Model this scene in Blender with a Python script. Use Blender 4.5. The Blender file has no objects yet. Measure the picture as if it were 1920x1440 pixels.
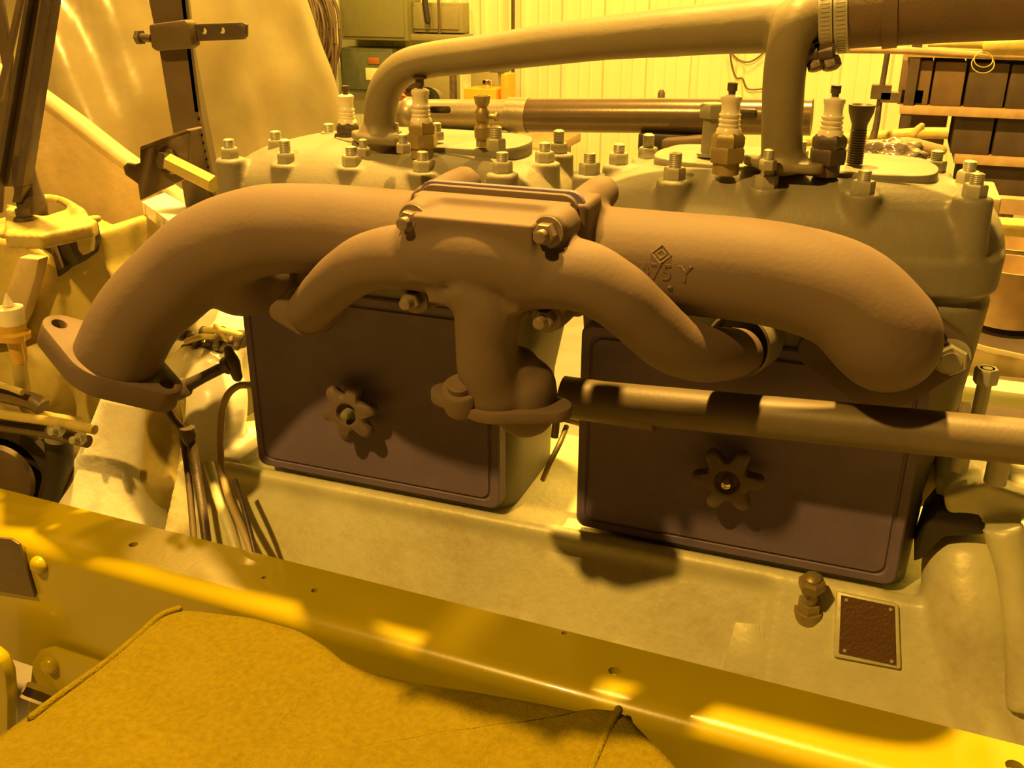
import bpy, bmesh, math, random
from math import sin, cos, pi, radians
from mathutils import Vector as V, Matrix, noise

random.seed(7)
scene = bpy.context.scene
COL = scene.collection

# ------------------------------------------------------------------ camera
FPX = 1826.0
PIT, YAW, DIST = radians(22.9), radians(20.7), 1.15
FWD = V((-sin(YAW) * cos(PIT), cos(YAW) * cos(PIT), -sin(PIT)))
RGT = V((cos(YAW), sin(YAW), 0.0))
UPV = RGT.cross(FWD)
CAM = V((0, 0, 1.0)) - FWD * DIST
cd = bpy.data.cameras.new('camera')
cd.sensor_width = 36.0
cd.lens = 36.0 * FPX / 1920.0
cd.clip_start = 0.02
cd.clip_end = 100
cam = bpy.data.objects.new('camera', cd)
COL.objects.link(cam)
cam.matrix_world = Matrix((
    (RGT.x, UPV.x, -FWD.x, CAM.x), (RGT.y, UPV.y, -FWD.y, CAM.y),
    (RGT.z, UPV.z, -FWD.z, CAM.z), (0, 0, 0, 1)))
scene.camera = cam

# ------------------------------------------------------------------ light
scene.view_settings.view_transform = 'Standard'
scene.view_settings.look = 'None'
scene.view_settings.gamma = 1.0
scene.view_settings.exposure = 0.0
scene.view_settings.use_curve_mapping = False

w = bpy.data.worlds.new('hall_air')
scene.world = w
w.use_nodes = True
w.node_tree.nodes['Background'].inputs[0].default_value = (1.0, 0.42, 0.10, 1)
w.node_tree.nodes['Background'].inputs[1].default_value = 0.035

def lamp(name, loc, power, size, color=(1.0, 0.53, 0.085)):
    l = bpy.data.lights.new(name, 'POINT')
    l.energy = power
    l.shadow_soft_size = size
    l.color = color
    o = bpy.data.objects.new(name, l)
    o.location = loc
    COL.objects.link(o)
    return o

lamp('sodium_lamp_over_aisle', (-0.72, -1.9, 3.55), 380, 0.06)
lamp('sodium_lamp_over_truck', (-0.30, 0.62, 4.9), 2300, 0.10)
lamp('sodium_lamp_by_wall', (0.3, 4.4, 5.2), 1150, 0.3)
lamp('sodium_lamp_far_left', (-3.2, 3.2, 4.8), 500, 0.15)

# ------------------------------------------------------------------ placing helpers
def ray(px, py):
    return FWD * FPX + RGT * (px - 960) - UPV * (py - 720)

def P(px, py, y):
    r = ray(px, py)
    return CAM + r * ((y - CAM.y) / r.y)

def Z(px, py, z):
    r = ray(px, py)
    return CAM + r * ((z - CAM.z) / r.z)

def onplane(px, py, p, n):
    r = ray(px, py)
    return CAM + r * ((p - CAM).dot(n) / r.dot(n))

# ------------------------------------------------------------------ materials
def mat(name, col, rough=0.6, metal=0.0, var=0.12, scale=18.0, bump=0.15, bscale=220.0,
        dirt_shade=None, dirt_shade_amt=0.5, dirt_shade_scale=9.0, spec=0.5, emit=0.0, trans=0.0, coat=0.0):
    m = bpy.data.materials.new(name)
    m.use_nodes = True
    nt = m.node_tree
    b = nt.nodes['Principled BSDF']
    b.inputs['Roughness'].default_value = rough
    b.inputs['Metallic'].default_value = metal
    b.inputs['Specular IOR Level'].default_value = spec
    b.inputs['Coat Weight'].default_value = coat
    b.inputs['Transmission Weight'].default_value = trans
    if emit:
        b.inputs['Emission Color'].default_value = (*col, 1)
        b.inputs['Emission Strength'].default_value = emit
    tc = nt.nodes.new('ShaderNodeTexCoord')
    n1 = nt.nodes.new('ShaderNodeTexNoise')
    n1.inputs['Scale'].default_value = scale
    n1.inputs['Detail'].default_value = 6
    nt.links.new(tc.outputs['Object'], n1.inputs['Vector'])
    mr = nt.nodes.new('ShaderNodeMapRange')
    mr.inputs[1].default_value = 0.3
    mr.inputs[2].default_value = 0.7
    mr.inputs[3].default_value = 1 - var
    mr.inputs[4].default_value = 1 + var
    nt.links.new(n1.outputs['Fac'], mr.inputs[0])
    mul = nt.nodes.new('ShaderNodeVectorMath')
    mul.operation = 'SCALE'
    mul.inputs[0].default_value = col
    nt.links.new(mr.outputs[0], mul.inputs['Scale'])
    out = mul.outputs[0]
    if dirt_shade:
        n2 = nt.nodes.new('ShaderNodeTexNoise')
        n2.inputs['Scale'].default_value = dirt_shade_scale
        n2.inputs['Detail'].default_value = 8
        n2.inputs['Roughness'].default_value = 0.7
        nt.links.new(tc.outputs['Object'], n2.inputs['Vector'])
        cr = nt.nodes.new('ShaderNodeMapRange')
        cr.inputs[1].default_value = 0.5
        cr.inputs[2].default_value = 0.68
        cr.inputs[3].default_value = 0
        cr.inputs[4].default_value = dirt_shade_amt
        nt.links.new(n2.outputs['Fac'], cr.inputs[0])
        mx = nt.nodes.new('ShaderNodeMix')
        mx.data_type = 'RGBA'
        nt.links.new(cr.outputs[0], mx.inputs[0])
        nt.links.new(out, mx.inputs[6])
        mx.inputs[7].default_value = (*dirt_shade, 1)
        out = mx.outputs[2]
    nt.links.new(out, b.inputs['Base Color'])
    if bump:
        n3 = nt.nodes.new('ShaderNodeTexNoise')
        n3.inputs['Scale'].default_value = bscale
        n3.inputs['Detail'].default_value = 3
        nt.links.new(tc.outputs['Object'], n3.inputs['Vector'])
        bp = nt.nodes.new('ShaderNodeBump')
        bp.inputs['Strength'].default_value = bump
        bp.inputs['Distance'].default_value = 0.002
        nt.links.new(n3.outputs['Fac'], bp.inputs['Height'])
        nt.links.new(bp.outputs[0], b.inputs['Normal'])
    return m

M = dict(
    primer=mat('primer_brown_cast_iron', (0.150, 0.108, 0.085), 0.7, bump=0.12, bscale=200, var=0.05),
    head=mat('painted_cast_head', (0.24, 0.225, 0.17), 0.55, bump=0.18, bscale=200, var=0.08),
    cover=mat('dull_dark_grey_paint', (0.18, 0.14, 0.26), 0.55, bump=0.2, var=0.10, dirt_shade=(0.21, 0.165, 0.22), dirt_shade_amt=0.4),
    knob=mat('cast_knob_paint', (0.17, 0.13, 0.12), 0.65, bump=0.3),
    alu=mat('raw_cast_aluminium', (0.72, 0.72, 0.47), 0.45, 0.1, bump=0.35, bscale=90, var=0.14, scale=14,
            dirt_shade=(0.34, 0.24, 0.12), dirt_shade_amt=0.55, dirt_shade_scale=7),
    alu_bright=mat('bright_cast_aluminium', (1.0, 1.0, 0.9), 0.3, 0.0, bump=0.3, bscale=80, dirt_shade=(0.5, 0.4, 0.25), dirt_shade_amt=0.4),
    nut=mat('plated_steel_nut', (0.44, 0.43, 0.33), 0.42, 0.2, bump=0.1, var=0.1),
    nut_dull=mat('dull_manifold_nut', (0.24, 0.19, 0.15), 0.4, 0.3, bump=0.1, var=0.1),
    steel=mat('bare_steel', (0.50, 0.46, 0.40), 0.3, 0.8, bump=0.1),
    dark=mat('dark_oily_steel', (0.11, 0.085, 0.065), 0.45, 0.3, var=0.3, dirt_shade=(0.25, 0.18, 0.11), dirt_shade_amt=0.5),
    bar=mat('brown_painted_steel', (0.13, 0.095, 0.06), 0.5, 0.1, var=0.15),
    pipe=mat('olive_grey_pipe_paint', (0.23, 0.20, 0.125), 0.5, bump=0.1, var=0.08),
    xtube=mat('brown_tube_paint', (0.145, 0.115, 0.075), 0.5, bump=0.1, var=0.12),
    hose=mat('brown_rubber_hose', (0.15, 0.10, 0.06), 0.7, bump=0.3, var=0.15),
    porcelain=mat('ribbed_porcelain', (0.85, 0.80, 0.62), 0.25, bump=0.0, var=0.04),
    brass=mat('tarnished_brass', (0.36, 0.29, 0.12), 0.42, 0.35, bump=0.1, var=0.2),
    rail=mat('olive_green_gloss_paint', (0.42, 0.345, 0.001), 0.30, bump=0.05, bscale=160, var=0.06, scale=9, coat=0.25),
    suede=mat('tan_suede_cloth', (0.165, 0.130, 0.004), 0.95, bump=0.9, bscale=420, var=0.13, scale=160, spec=0.1,
              dirt_shade=(0.20, 0.16, 0.012), dirt_shade_amt=0.5, dirt_shade_scale=12),
    tube=mat('worn_steel_tube', (0.30, 0.26, 0.19), 0.35, 0.5, bump=0.1, var=0.15),
    tube_dark=mat('black_polished_tube', (0.14, 0.105, 0.07), 0.22, 0.3, bump=0.05),
    plate=mat('brown_name_plate', (0.16, 0.085, 0.035), 0.35, 0.3, bump=0.3, bscale=300),
    tarp=mat('translucent_plastic_sheet', (0.24, 0.21, 0.115), 0.25, 0.0, bump=1.0, bscale=9, var=0.28, scale=4, coat=0.3, dirt_shade=(0.22, 0.17, 0.07), dirt_shade_amt=0.6, dirt_shade_scale=3),  # brown patches stand in for shade and reflections on the sheet
    dash=mat('tan_primed_sheet', (0.50, 0.40, 0.22), 0.5, 0.0, bump=0.25, bscale=60, dirt_shade=(0.62, 0.52, 0.34), dirt_shade_amt=0.7, dirt_shade_scale=5),
    yellowcast=mat('yellowed_casting', (0.52, 0.44, 0.14), 0.5, 0.05, bump=0.3, bscale=80, dirt_shade=(0.30, 0.2, 0.07), dirt_shade_amt=0.6, dirt_shade_scale=11),
    wall=mat('cream_ribbed_sheet_wall', (0.74, 0.78, 0.50), 0.5, bump=0.0, var=0.04, scale=3),
    floor=mat('grey_concrete', (0.30, 0.28, 0.24), 0.8, var=0.2, scale=4, bump=0.3, bscale=40),
    green=mat('green_cabinet_enamel', (0.21, 0.22, 0.10), 0.45, bump=0.05, var=0.05),
    greend=mat('dark_green_cabinet_enamel', (0.11, 0.13, 0.08), 0.5, bump=0.05),
    grey=mat('grey_green_cabinet', (0.28, 0.27, 0.14), 0.45, bump=0.05, var=0.05),
    black=mat('black_rubber_and_shade', (0.035, 0.028, 0.022), 0.5, bump=0.1),
    shelf=mat('worn_shelf_edge', (0.42, 0.30, 0.16), 0.6, bump=0.1, var=0.2),
    box=mat('brown_card', (0.15, 0.10, 0.055), 0.8, var=0.25, scale=8),
    boxd=mat('dark_crate', (0.075, 0.055, 0.04), 0.8, var=0.3, scale=8),
    orange=mat('orange_carton', (0.75, 0.38, 0.03), 0.6, bump=0.0),
    red=mat('red_enamel', (0.38, 0.13, 0.04), 0.5, bump=0.0),
    rubber=mat('red_brown_rust', (0.30, 0.11, 0.05), 0.7, bump=0.4),
    bag=mat('crinkled_clear_plastic', (0.35, 0.30, 0.26), 0.12, 0.5, bump=0.8, bscale=60, var=0.5, scale=30),
    chrome=mat('shiny_steel', (0.75, 0.70, 0.60), 0.12, 1.0, bump=0.0),
    white=mat('white_wax_cup', (0.85, 0.80, 0.62), 0.5, bump=0.1),
    amber=mat('amber_glass_bowl', (0.62, 0.40, 0.05), 0.2, bump=0.0),
)

# ------------------------------------------------------------------ mesh helpers
def frame(axis):
    a = axis.normalized()
    t = V((0, 0, 1)) if abs(a.z) < 0.9 else V((1, 0, 0))
    u = t.cross(a).normalized()
    v = a.cross(u).normalized()
    return u, v, a

def loft(bm, rings, cap=True, closed=True):
    vs = [[bm.verts.new(p) for p in r] for r in rings]
    n = len(vs[0])
    for i in range(len(vs) - 1):
        for j in range(n if closed else n - 1):
            k = (j + 1) % n
            bm.faces.new((vs[i][j], vs[i][k], vs[i + 1][k], vs[i + 1][j]))
    if cap and closed:
        bm.faces.new(list(reversed(vs[0])))
        bm.faces.new(vs[-1])
    return vs

def cyl(bm, p0, p1, r0, r1=None, n=24):
    p0, p1 = V(p0), V(p1)
    if r1 is None:
        r1 = r0
    u, v, a = frame(p1 - p0)
    loft(bm, [[p + (u * cos(2 * pi * i / n) + v * sin(2 * pi * i / n)) * r for i in range(n)]
              for p, r in ((p0, r0), (p1, r1))])

def lathe(bm, p, axis, prof, n=24, ph=0.0):
    p = V(p)
    u, v, a = frame(V(axis))
    loft(bm, [[p + a * h + (u * cos(2 * pi * i / n + ph) + v * sin(2 * pi * i / n + ph)) * max(r, 1e-4)
               for i in range(n)] for r, h in prof])

def box(bm, c, s, rot=None):
    c = V(c)
    hs = V(s) / 2
    vs = []
    for x in (-1, 1):
        for y in (-1, 1):
            for z in (-1, 1):
                q = V((x * hs.x, y * hs.y, z * hs.z))
                if rot:
                    q = rot @ q
                vs.append(bm.verts.new(c + q))
    for f in ((0, 1, 3, 2), (4, 6, 7, 5), (0, 4, 5, 1), (2, 3, 7, 6), (0, 2, 6, 4), (1, 5, 7, 3)):
        bm.faces.new([vs[i] for i in f])

def prism(bm, pts, d):
    d = V(d)
    loft(bm, [[V(p) for p in pts], [V(p) + d for p in pts]])

def catmull(pts, k=6):
    pts = [V(p) for p in pts]
    q = [pts[0] * 2 - pts[1]] + pts + [pts[-1] * 2 - pts[-2]]
    out = []
    for i in range(1, len(q) - 2):
        for j in range(k):
            t = j / k
            a, b, c, d = q[i - 1], q[i], q[i + 1], q[i + 2]
            out.append(0.5 * (2 * b + (c - a) * t + (2 * a - 5 * b + 4 * c - d) * t * t + (3 * b - a - 3 * c + d) * t ** 3))
    out.append(pts[-1])
    return out

def sweep(bm, pts, rad, n=20, k=6, flat=1.0, up=None, rnd=False):
    """tube along a smooth path; rad number or list; flat squashes across 'up'"""
    path = catmull(pts, k) if k > 1 else [V(p) for p in pts]
    m = len(path)
    if not isinstance(rad, (list, tuple)):
        rad = [rad] * len(pts)
    rr = []
    for i in range(m):
        f = i / (m - 1) * (len(rad) - 1)
        a = int(min(f, len(rad) - 2))
        t = f - a
        t = t * t * (3 - 2 * t)
        rr.append(rad[a] * (1 - t) + rad[a + 1] * t)
    tg = [(path[min(i + 1, m - 1)] - path[max(i - 1, 0)]).normalized() for i in range(m)]
    u = (V(up) if up else frame(tg[0])[0])
    rings = []
    for i in range(m):
        u = (u - tg[i] * u.dot(tg[i])).normalized()
        v = tg[i].cross(u)
        rings.append([path[i] + (u * cos(2 * pi * j / n) + v * flat * sin(2 * pi * j / n)) * rr[i] for j in range(n)])
    if rnd:
        for e, s in ((0, -1), (-1, 1)):
            base, c, t0, r0 = rings[e], path[e], tg[e], rr[e]
            extra = []
            for q in (0.35, 0.7, 0.93):
                off = t0 * s * r0 * q
                sc = math.sqrt(1 - q * q)
                extra.append([c + (p - c) * sc + off for p in base])
            rings = (list(reversed(extra)) + rings) if e == 0 else (rings + extra)
    loft(bm, rings)

def rhomb(bm, c, u, v, n, L, W, rl, th, seg=10):
    """two-bolt oval flange: half length L, half width W, lobe radius rl"""
    c, u, v, n = V(c), V(u).normalized(), V(v).normalized(), V(n).normalized()
    out = []
    for s in (1, -1):
        for i in range(seg):
            a = -1.0 + 2.0 * i / (seg - 1)
            out.append((s * (L - rl) + s * rl * cos(a), s * rl * sin(a)))
        for i in range(seg):
            a = (pi / 2 - 0.5) + 1.0 * i / (seg - 1)
            out.append((s * W * cos(a), s * W * sin(a)))
    loft(bm, [[c + u * x + v * y for x, y in out], [c + u * x + v * y + n * th for x, y in out]])

ORG = {}
def mesh_from(bm, name, ang=38, smooth=True):
    bmesh.ops.recalc_face_normals(bm, faces=bm.faces[:])
    me = bpy.data.meshes.new(name)
    bm.to_mesh(me)
    bm.free()
    if smooth:
        me.shade_smooth()
        me.set_sharp_from_angle(angle=radians(ang))
    return me

def bake(o, mods):
    """apply a list of (type, settings) modifiers"""
    for t, kw in mods:
        md = o.modifiers.new(t, t)
        for a, b in kw.items():
            setattr(md, a, b)
    bpy.context.view_layer.update()
    dg = bpy.context.evaluated_depsgraph_get()
    me = bpy.data.meshes.new_from_object(o.evaluated_get(dg))
    o.modifiers.clear()
    return me

def obj(name, bm, m, parent=None, mods=None, cast=None, bevel=None, ang=38, smooth=True):
    me = mesh_from(bm, name, ang, smooth)
    if cast or bevel or mods:
        t = bpy.data.objects.new('tmp', me)
        COL.objects.link(t)
        ml = list(mods or [])
        if cast:
            vx, it = cast
            ml += [('REMESH', dict(mode='VOXEL', voxel_size=vx, use_smooth_shade=True)),
                   ('SMOOTH', dict(factor=0.6, iterations=it))]
        if bevel:
            ml += [('BEVEL', dict(width=bevel, segments=2, limit_method='ANGLE', angle_limit=radians(40)))]
        me2 = bake(t, ml)
        bpy.data.objects.remove(t)
        me = me2
        me.name = name
        if not cast and smooth:
            me.shade_smooth()
            me.set_sharp_from_angle(angle=radians(ang))
        if cast:
            me.shade_smooth()
    if not me.vertices:
        return None
    xs = [v.co.x for v in me.vertices]
    ys = [v.co.y for v in me.vertices]
    zs = [v.co.z for v in me.vertices]
    c = V(((min(xs) + max(xs)) / 2, (min(ys) + max(ys)) / 2, min(zs)))
    me.transform(Matrix.Translation(-c))
    me.materials.clear()
    me.materials.append(m)
    o = bpy.data.objects.new(name, me)
    COL.objects.link(o)
    place(o, c, parent)
    return o

def place(o, c, parent):
    ORG[o] = V(c)
    if parent:
        o.parent = parent
        o.location = V(c) - ORG[parent]
    else:
        o.location = c

def inst(name, me, m, parent, loc, axis=(0, 0, 1), spin=0.0, scale=1.0):
    """object sharing mesh data, local +Z turned to axis"""
    if not me.materials:
        me.materials.append(m)
    o = bpy.data.objects.new(name, me)
    COL.objects.link(o)
    u, v, a = frame(V(axis))
    R = Matrix((u, v, a)).transposed().to_4x4() @ Matrix.Rotation(spin, 4, 'Z')
    place(o, loc, parent)
    o.rotation_euler = R.to_euler()
    o.scale = (scale,) * 3
    return o

def thing(name, label, cat, loc, group=None):
    o = bpy.data.objects.new(name, None)
    o.empty_display_size = 0.05
    COL.objects.link(o)
    place(o, V(loc), None)
    return tag(o, label, cat, group)

def tag(o, label, cat, group=None, kind=None):
    o['label'] = label
    o['category'] = cat
    if group:
        o['group'] = group
    if kind:
        o['kind'] = kind
    return o

def struct(name, bm, m, **kw):
    o = obj(name, bm, m, **kw)
    o['kind'] = 'structure'
    return o

B = bmesh.new

def hexnut_mesh(name, r=0.011, h=0.012, stud_r=0.0065, stud_h=0.01, washer=0.0, wh=0.002):
    bm = B()
    z = 0
    if washer:
        lathe(bm, (0, 0, 0), (0, 0, 1), [(washer, 0), (washer, wh)], 24)
        z = wh
    lathe(bm, (0, 0, 0), (0, 0, 1), [(r * 0.94, z), (r, z + h * 0.12), (r, z + h * 0.86), (r * 0.9, z + h)], 6)
    prof = [(stud_r, z + h * 0.9)]
    k = max(3, int(stud_h / 0.0018))
    for i in range(k):
        zz = z + h + stud_h * i / k
        prof += [(stud_r, zz), (stud_r * 0.93, zz + stud_h / k * 0.5)]
    prof += [(stud_r, z + h + stud_h), (stud_r * 0.6, z + h + stud_h * 1.12)]
    lathe(bm, (0, 0, 0), (0, 0, 1), prof, 18)
    return mesh_from(bm, name, 30)

# =================================================================== SETTING
WALL_Y = 6.2
bm = B()
# ribbed wall: trapezoid ribs each 0.305 m running vertically, small ribs between
xs = []
x = -9.0
while x < 9.0:
    for dx, dy in ((0, 0), (0.018, -0.018), (0.052, -0.018), (0.07, 0), (0.14, 0), (0.148, -0.004), (0.158, -0.004), (0.166, 0),
                   (0.22, 0), (0.228, -0.004), (0.238, -0.004), (0.246, 0)):
        xs.append((x + dx, WALL_Y + dy))
    x += 0.32
lo = [bm.verts.new((a, b, -0.0)) for a, b in xs]
hi = [bm.verts.new((a, b, 5.6)) for a, b in xs]
for i in range(len(xs) - 1):
    bm.faces.new((lo[i], lo[i + 1], hi[i + 1], hi[i]))
box(bm, (0, WALL_Y + 0.08, 2.8), (18.2, 0.06, 5.6))
struct('wall_back', bm, M['wall'], ang=20)
bm = B()
box(bm, (0, 0, -0.05), (18.4, 13, 0.1))
struct('floor', bm, M['floor'])
# =================================================================== ENGINE
eng = thing('engine', 'large antique four cylinder truck engine with brown painted manifolds and aluminium crankcase on the frame', 'engine', (0.03, 0.1, 0.0))

SP = V((0, -0.012, 0.812))             # sloping side of the crankcase
SN = V((0, -0.152, 0.088)).normalized()
SU = V((0, 0.088, 0.152)).normalized()  # up along the slope
XA = V((1, 0, 0))
def on_slope(px, py, lift=0.0):
    return onplane(px, py, SP + SN * lift, SN)

# crankcase ---------------------------------------------------------
bm = B()
prof = [(0.27, 0.30), (0.27, 0.812), (-0.012, 0.812), (-0.112, 0.64), (-0.12, 0.5), (-0.10, 0.30)]
loft(bm, [[V((xx, a, b)) for a, b in prof] for xx in (-0.50, 0.80)])
crank_pad = on_slope(1455, 1190)
# raised machined pad to the right of the step
x0 = 0.325
rp = [(0.0, 0.819), (-0.018, 0.819), (-0.125, 0.638), (-0.10, 0.5), (0.0, 0.5)]
loft(bm, [[V((xx, a, b)) for a, b in rp] for xx in (x0, 0.80)])
# round bulges and bolt bosses on the right
sweep(bm, [on_slope(1812, 1062, -0.012), on_slope(1820, 1150, -0.012), on_slope(1840, 1280, -0.018), on_slope(1860, 1480, -0.02)], [0.046, 0.050, 0.046, 0.046], 28, 5, rnd=True)
for px, py in ((1840, 1095), (1855, 1300)):
    c = on_slope(px, py)
    lathe(bm, c - SN * 0.02, SN, [(0.026, 0), (0.020, 0.030)], 24)
loft(bm, [[V((xx, a, b)) for a, b in [(-0.008, 0.83), (-0.035, 0.81), (-0.145, 0.63), (-0.10, 0.5), (0, 0.5)]] for xx in (0.575, 0.61)])
# fillet bead above, under left cover
sweep(bm, [(-0.43, -0.008, 0.812), (0.0, -0.008, 0.812), (0.44, -0.008, 0.812)], 0.012, 12, 3)
crank = obj('crankcase', bm, M['alu'], eng, cast=(0.0045, 5))
# flat outline boss and pads (crisp)
bm = B()
q = [on_slope(a, b, 0.002) for a, b in ((1352, 1262), (1378, 1166), (1424, 1172), (1436, 1285))]
prism(bm, q, -SN * 0.006)
obj('casting_boss', bm, M['alu'], crank, bevel=0.0015)

# name plate ---------------------------------------------------------
bm = B()
q = [on_slope(a, b, 0.016) for a, b in ((1568, 1108), (1685, 1132), (1690, 1256), (1562, 1232))]
prism(bm, q, -SN * 0.03)
npad = obj('plate_pad', bm, M['alu'], eng, bevel=0.003)
bm = B()
q = [on_slope(a, b, 0.0185) for a, b in ((1577, 1116), (1677, 1137), (1680, 1247), (1573, 1224))]
prism(bm, q, -SN * 0.004)
npl = obj('name_plate', bm, M['plate'], npad)
npl['label'] = 'small brown engraved maker plate'
rv = hexnut_mesh('plate_screw', 0.0022, 0.001, 0.0018, 0.0003)
for a, b in ((1587, 1125), (1670, 1143), (1672, 1240), (1584, 1220)):
    inst('plate_screw', rv, M['nut'], npad, on_slope(a, b, 0.0185), SN)

# small hex bolts of the crankcase ----------------------------------------
bolt_head = B()
lathe(bolt_head, (0, 0, 0), (0, 0, 1), [(0.0105, 0), (0.0105, 0.0012)], 24)
lathe(bolt_head, (0, 0, 0), (0, 0, 1), [(0.0082, 0.001), (0.0085, 0.008), (0.0075, 0.010)], 6)
bolt_head = mesh_from(bolt_head, 'case_bolt', 30)
for a, b in ((1840, 1092), (1856, 1296)):
    inst('case_bolt', bolt_head, M['nut'], crank, on_slope(a, b, 0.0105), SN, 0.3)

# brass fitting -----------------------------------------------------------
bm = B()
c = on_slope(1516, 1142, 0.008)
ax = (SN * 0.35 + V((0, 0, 1))).normalized()
lathe(bm, c, ax, [(0.0155, -0.012), (0.0155, 0.002)], 24)
lathe(bm, c, ax, [(0.0135, 0.0), (0.0138, 0.010), (0.0125, 0.013)], 6)
lathe(bm, c, ax, [(0.0075, 0.012), (0.0085, 0.016), (0.007, 0.022), (0.0075, 0.034)], 18)
lathe(bm, c, ax, [(0.0125, 0.033), (0.0145, 0.036), (0.0145, 0.046), (0.0115, 0.049)], 6, 0.4)
lathe(bm, c, ax, [(0.0095, 0.048), (0.009, 0.052), (0.005, 0.055)], 18)
f = obj('oil_pipe_fitting', bm, M['brass'], eng)
f['label'] = 'brass union fitting with two hexagons'

# cylinder blocks ---------------------------------------------------------
def superdome(bm, cx, cy, cz, ax, ay, az, e=2.6, n=56, m=12):
    rings = []
    for i in range(m + 1):
        t = i / m * pi / 2 * 0.985
        r = cos(t) ** (2 / 2.9)
        z = sin(t) ** (2 / 2.9)
        ring = []
        for j in range(n):
            a = 2 * pi * j / n
            ring.append(V((cx + ax * r * math.copysign(abs(cos(a)) ** (2 / e), cos(a)),
                           cy + ay * r * math.copysign(abs(sin(a)) ** (2 / e), sin(a)), cz + az * z)))
        rings.append(ring)
    loft(bm, rings)

def sup_ring(cx, cy, z, ax, ay, e, n=56):
    return [V((cx + ax * math.copysign(abs(cos(2 * pi * j / n)) ** (2 / e), cos(2 * pi * j / n)),
               cy + ay * math.copysign(abs(sin(2 * pi * j / n)) ** (2 / e), sin(2 * pi * j / n)), z)) for j in range(n)]

NUT = hexnut_mesh('head_nut', 0.0115, 0.0135, 0.0066, 0.0095)
NUT_L = hexnut_mesh('head_nut', 0.0115, 0.0135, 0.0068, 0.014)
def cyl_block(cx, bosses, deckpts):
    bm = B()
    cy = 0.115
    rings = [sup_ring(cx, cy, 0.806, 0.185, 0.10, 7), sup_ring(cx, cy, 0.95, 0.190, 0.10, 7), sup_ring(cx, cy, 1.03, 0.207, 0.104, 6),
             sup_ring(cx, cy, 1.085, 0.213, 0.108, 5), sup_ring(cx, cy, 1.140, 0.218, 0.112, 4.5),
             sup_ring(cx, cy, 1.144, 0.213, 0.106, 4.5), sup_ring(cx, cy, 1.150, 0.213, 0.106, 4.5),
             sup_ring(cx, cy, 1.154, 0.222, 0.116, 4.5), sup_ring(cx, cy, 1.19, 0.224, 0.120, 4.0)]
    loft(bm, rings)
    superdome(bm, cx, cy, 1.175, 0.224, 0.122, 0.085, 3.2)
    for x, y, z in bosses:
        lathe(bm, (x, y, 0), (0, 0, 1), [(0.021, z - 0.07), (0.0185, z - 0.012), (0.0185, z)], 24)
    head = obj('cylinder_block', bm, M['head'], eng, cast=(0.0032, 3))
    for x, y, z in bosses:
        inst('head_nut', NUT if random.random() < 0.6 else NUT_L, M['nut'], head, (x, y, z - 0.0015), (0, 0, 1), random.random())
    # raised flat deck plate
    bm = B()
    dp = catmull(deckpts + [deckpts[0]], 5)[:-1]
    prism(bm, dp, (0, 0, -0.016))
    obj('deck_plate', bm, M['head'], head, bevel=0.002)
    return head

LB = [(-0.378, 0.02, 1.238), (-0.298, 0.02, 1.237), (-0.208, 0.02, 1.239), (-0.116, 0.02, 1.239), (-0.019, 0.02, 1.244),
      (-0.338, 0.062, 1.244), (-0.302, 0.130, 1.246), (0.002, 0.103, 1.243), (-0.002, 0.168, 1.243)]
RB = [(0.081, 0.02, 1.249), (0.173, 0.02, 1.250), (0.267, 0.02, 1.248), (0.359, 0.02, 1.249), (0.460, 0.035, 1.250),
      (0.092, 0.10, 1.247), (0.114, 0.150, 1.247), (0.428, 0.178, 1.247), (0.458, 0.122, 1.247)]
def deck(cx, l, r):
    out = []
    for x, y in ((l + .03, 0.066), (cx - .05, 0.058), (cx + .05, 0.058), (r - .03, 0.066), (r, 0.09), (r, 0.15), (r - .04, 0.19), (l + .04, 0.19), (l, 0.15), (l, 0.09)):
        out.append(V((x, y, 1.2600)))
    return out
hl = cyl_block(-0.195, LB, deck(-0.15, -0.27, -0.03))
hr = cyl_block(0.279, RB, deck(0.279, 0.135, 0.425))

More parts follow.
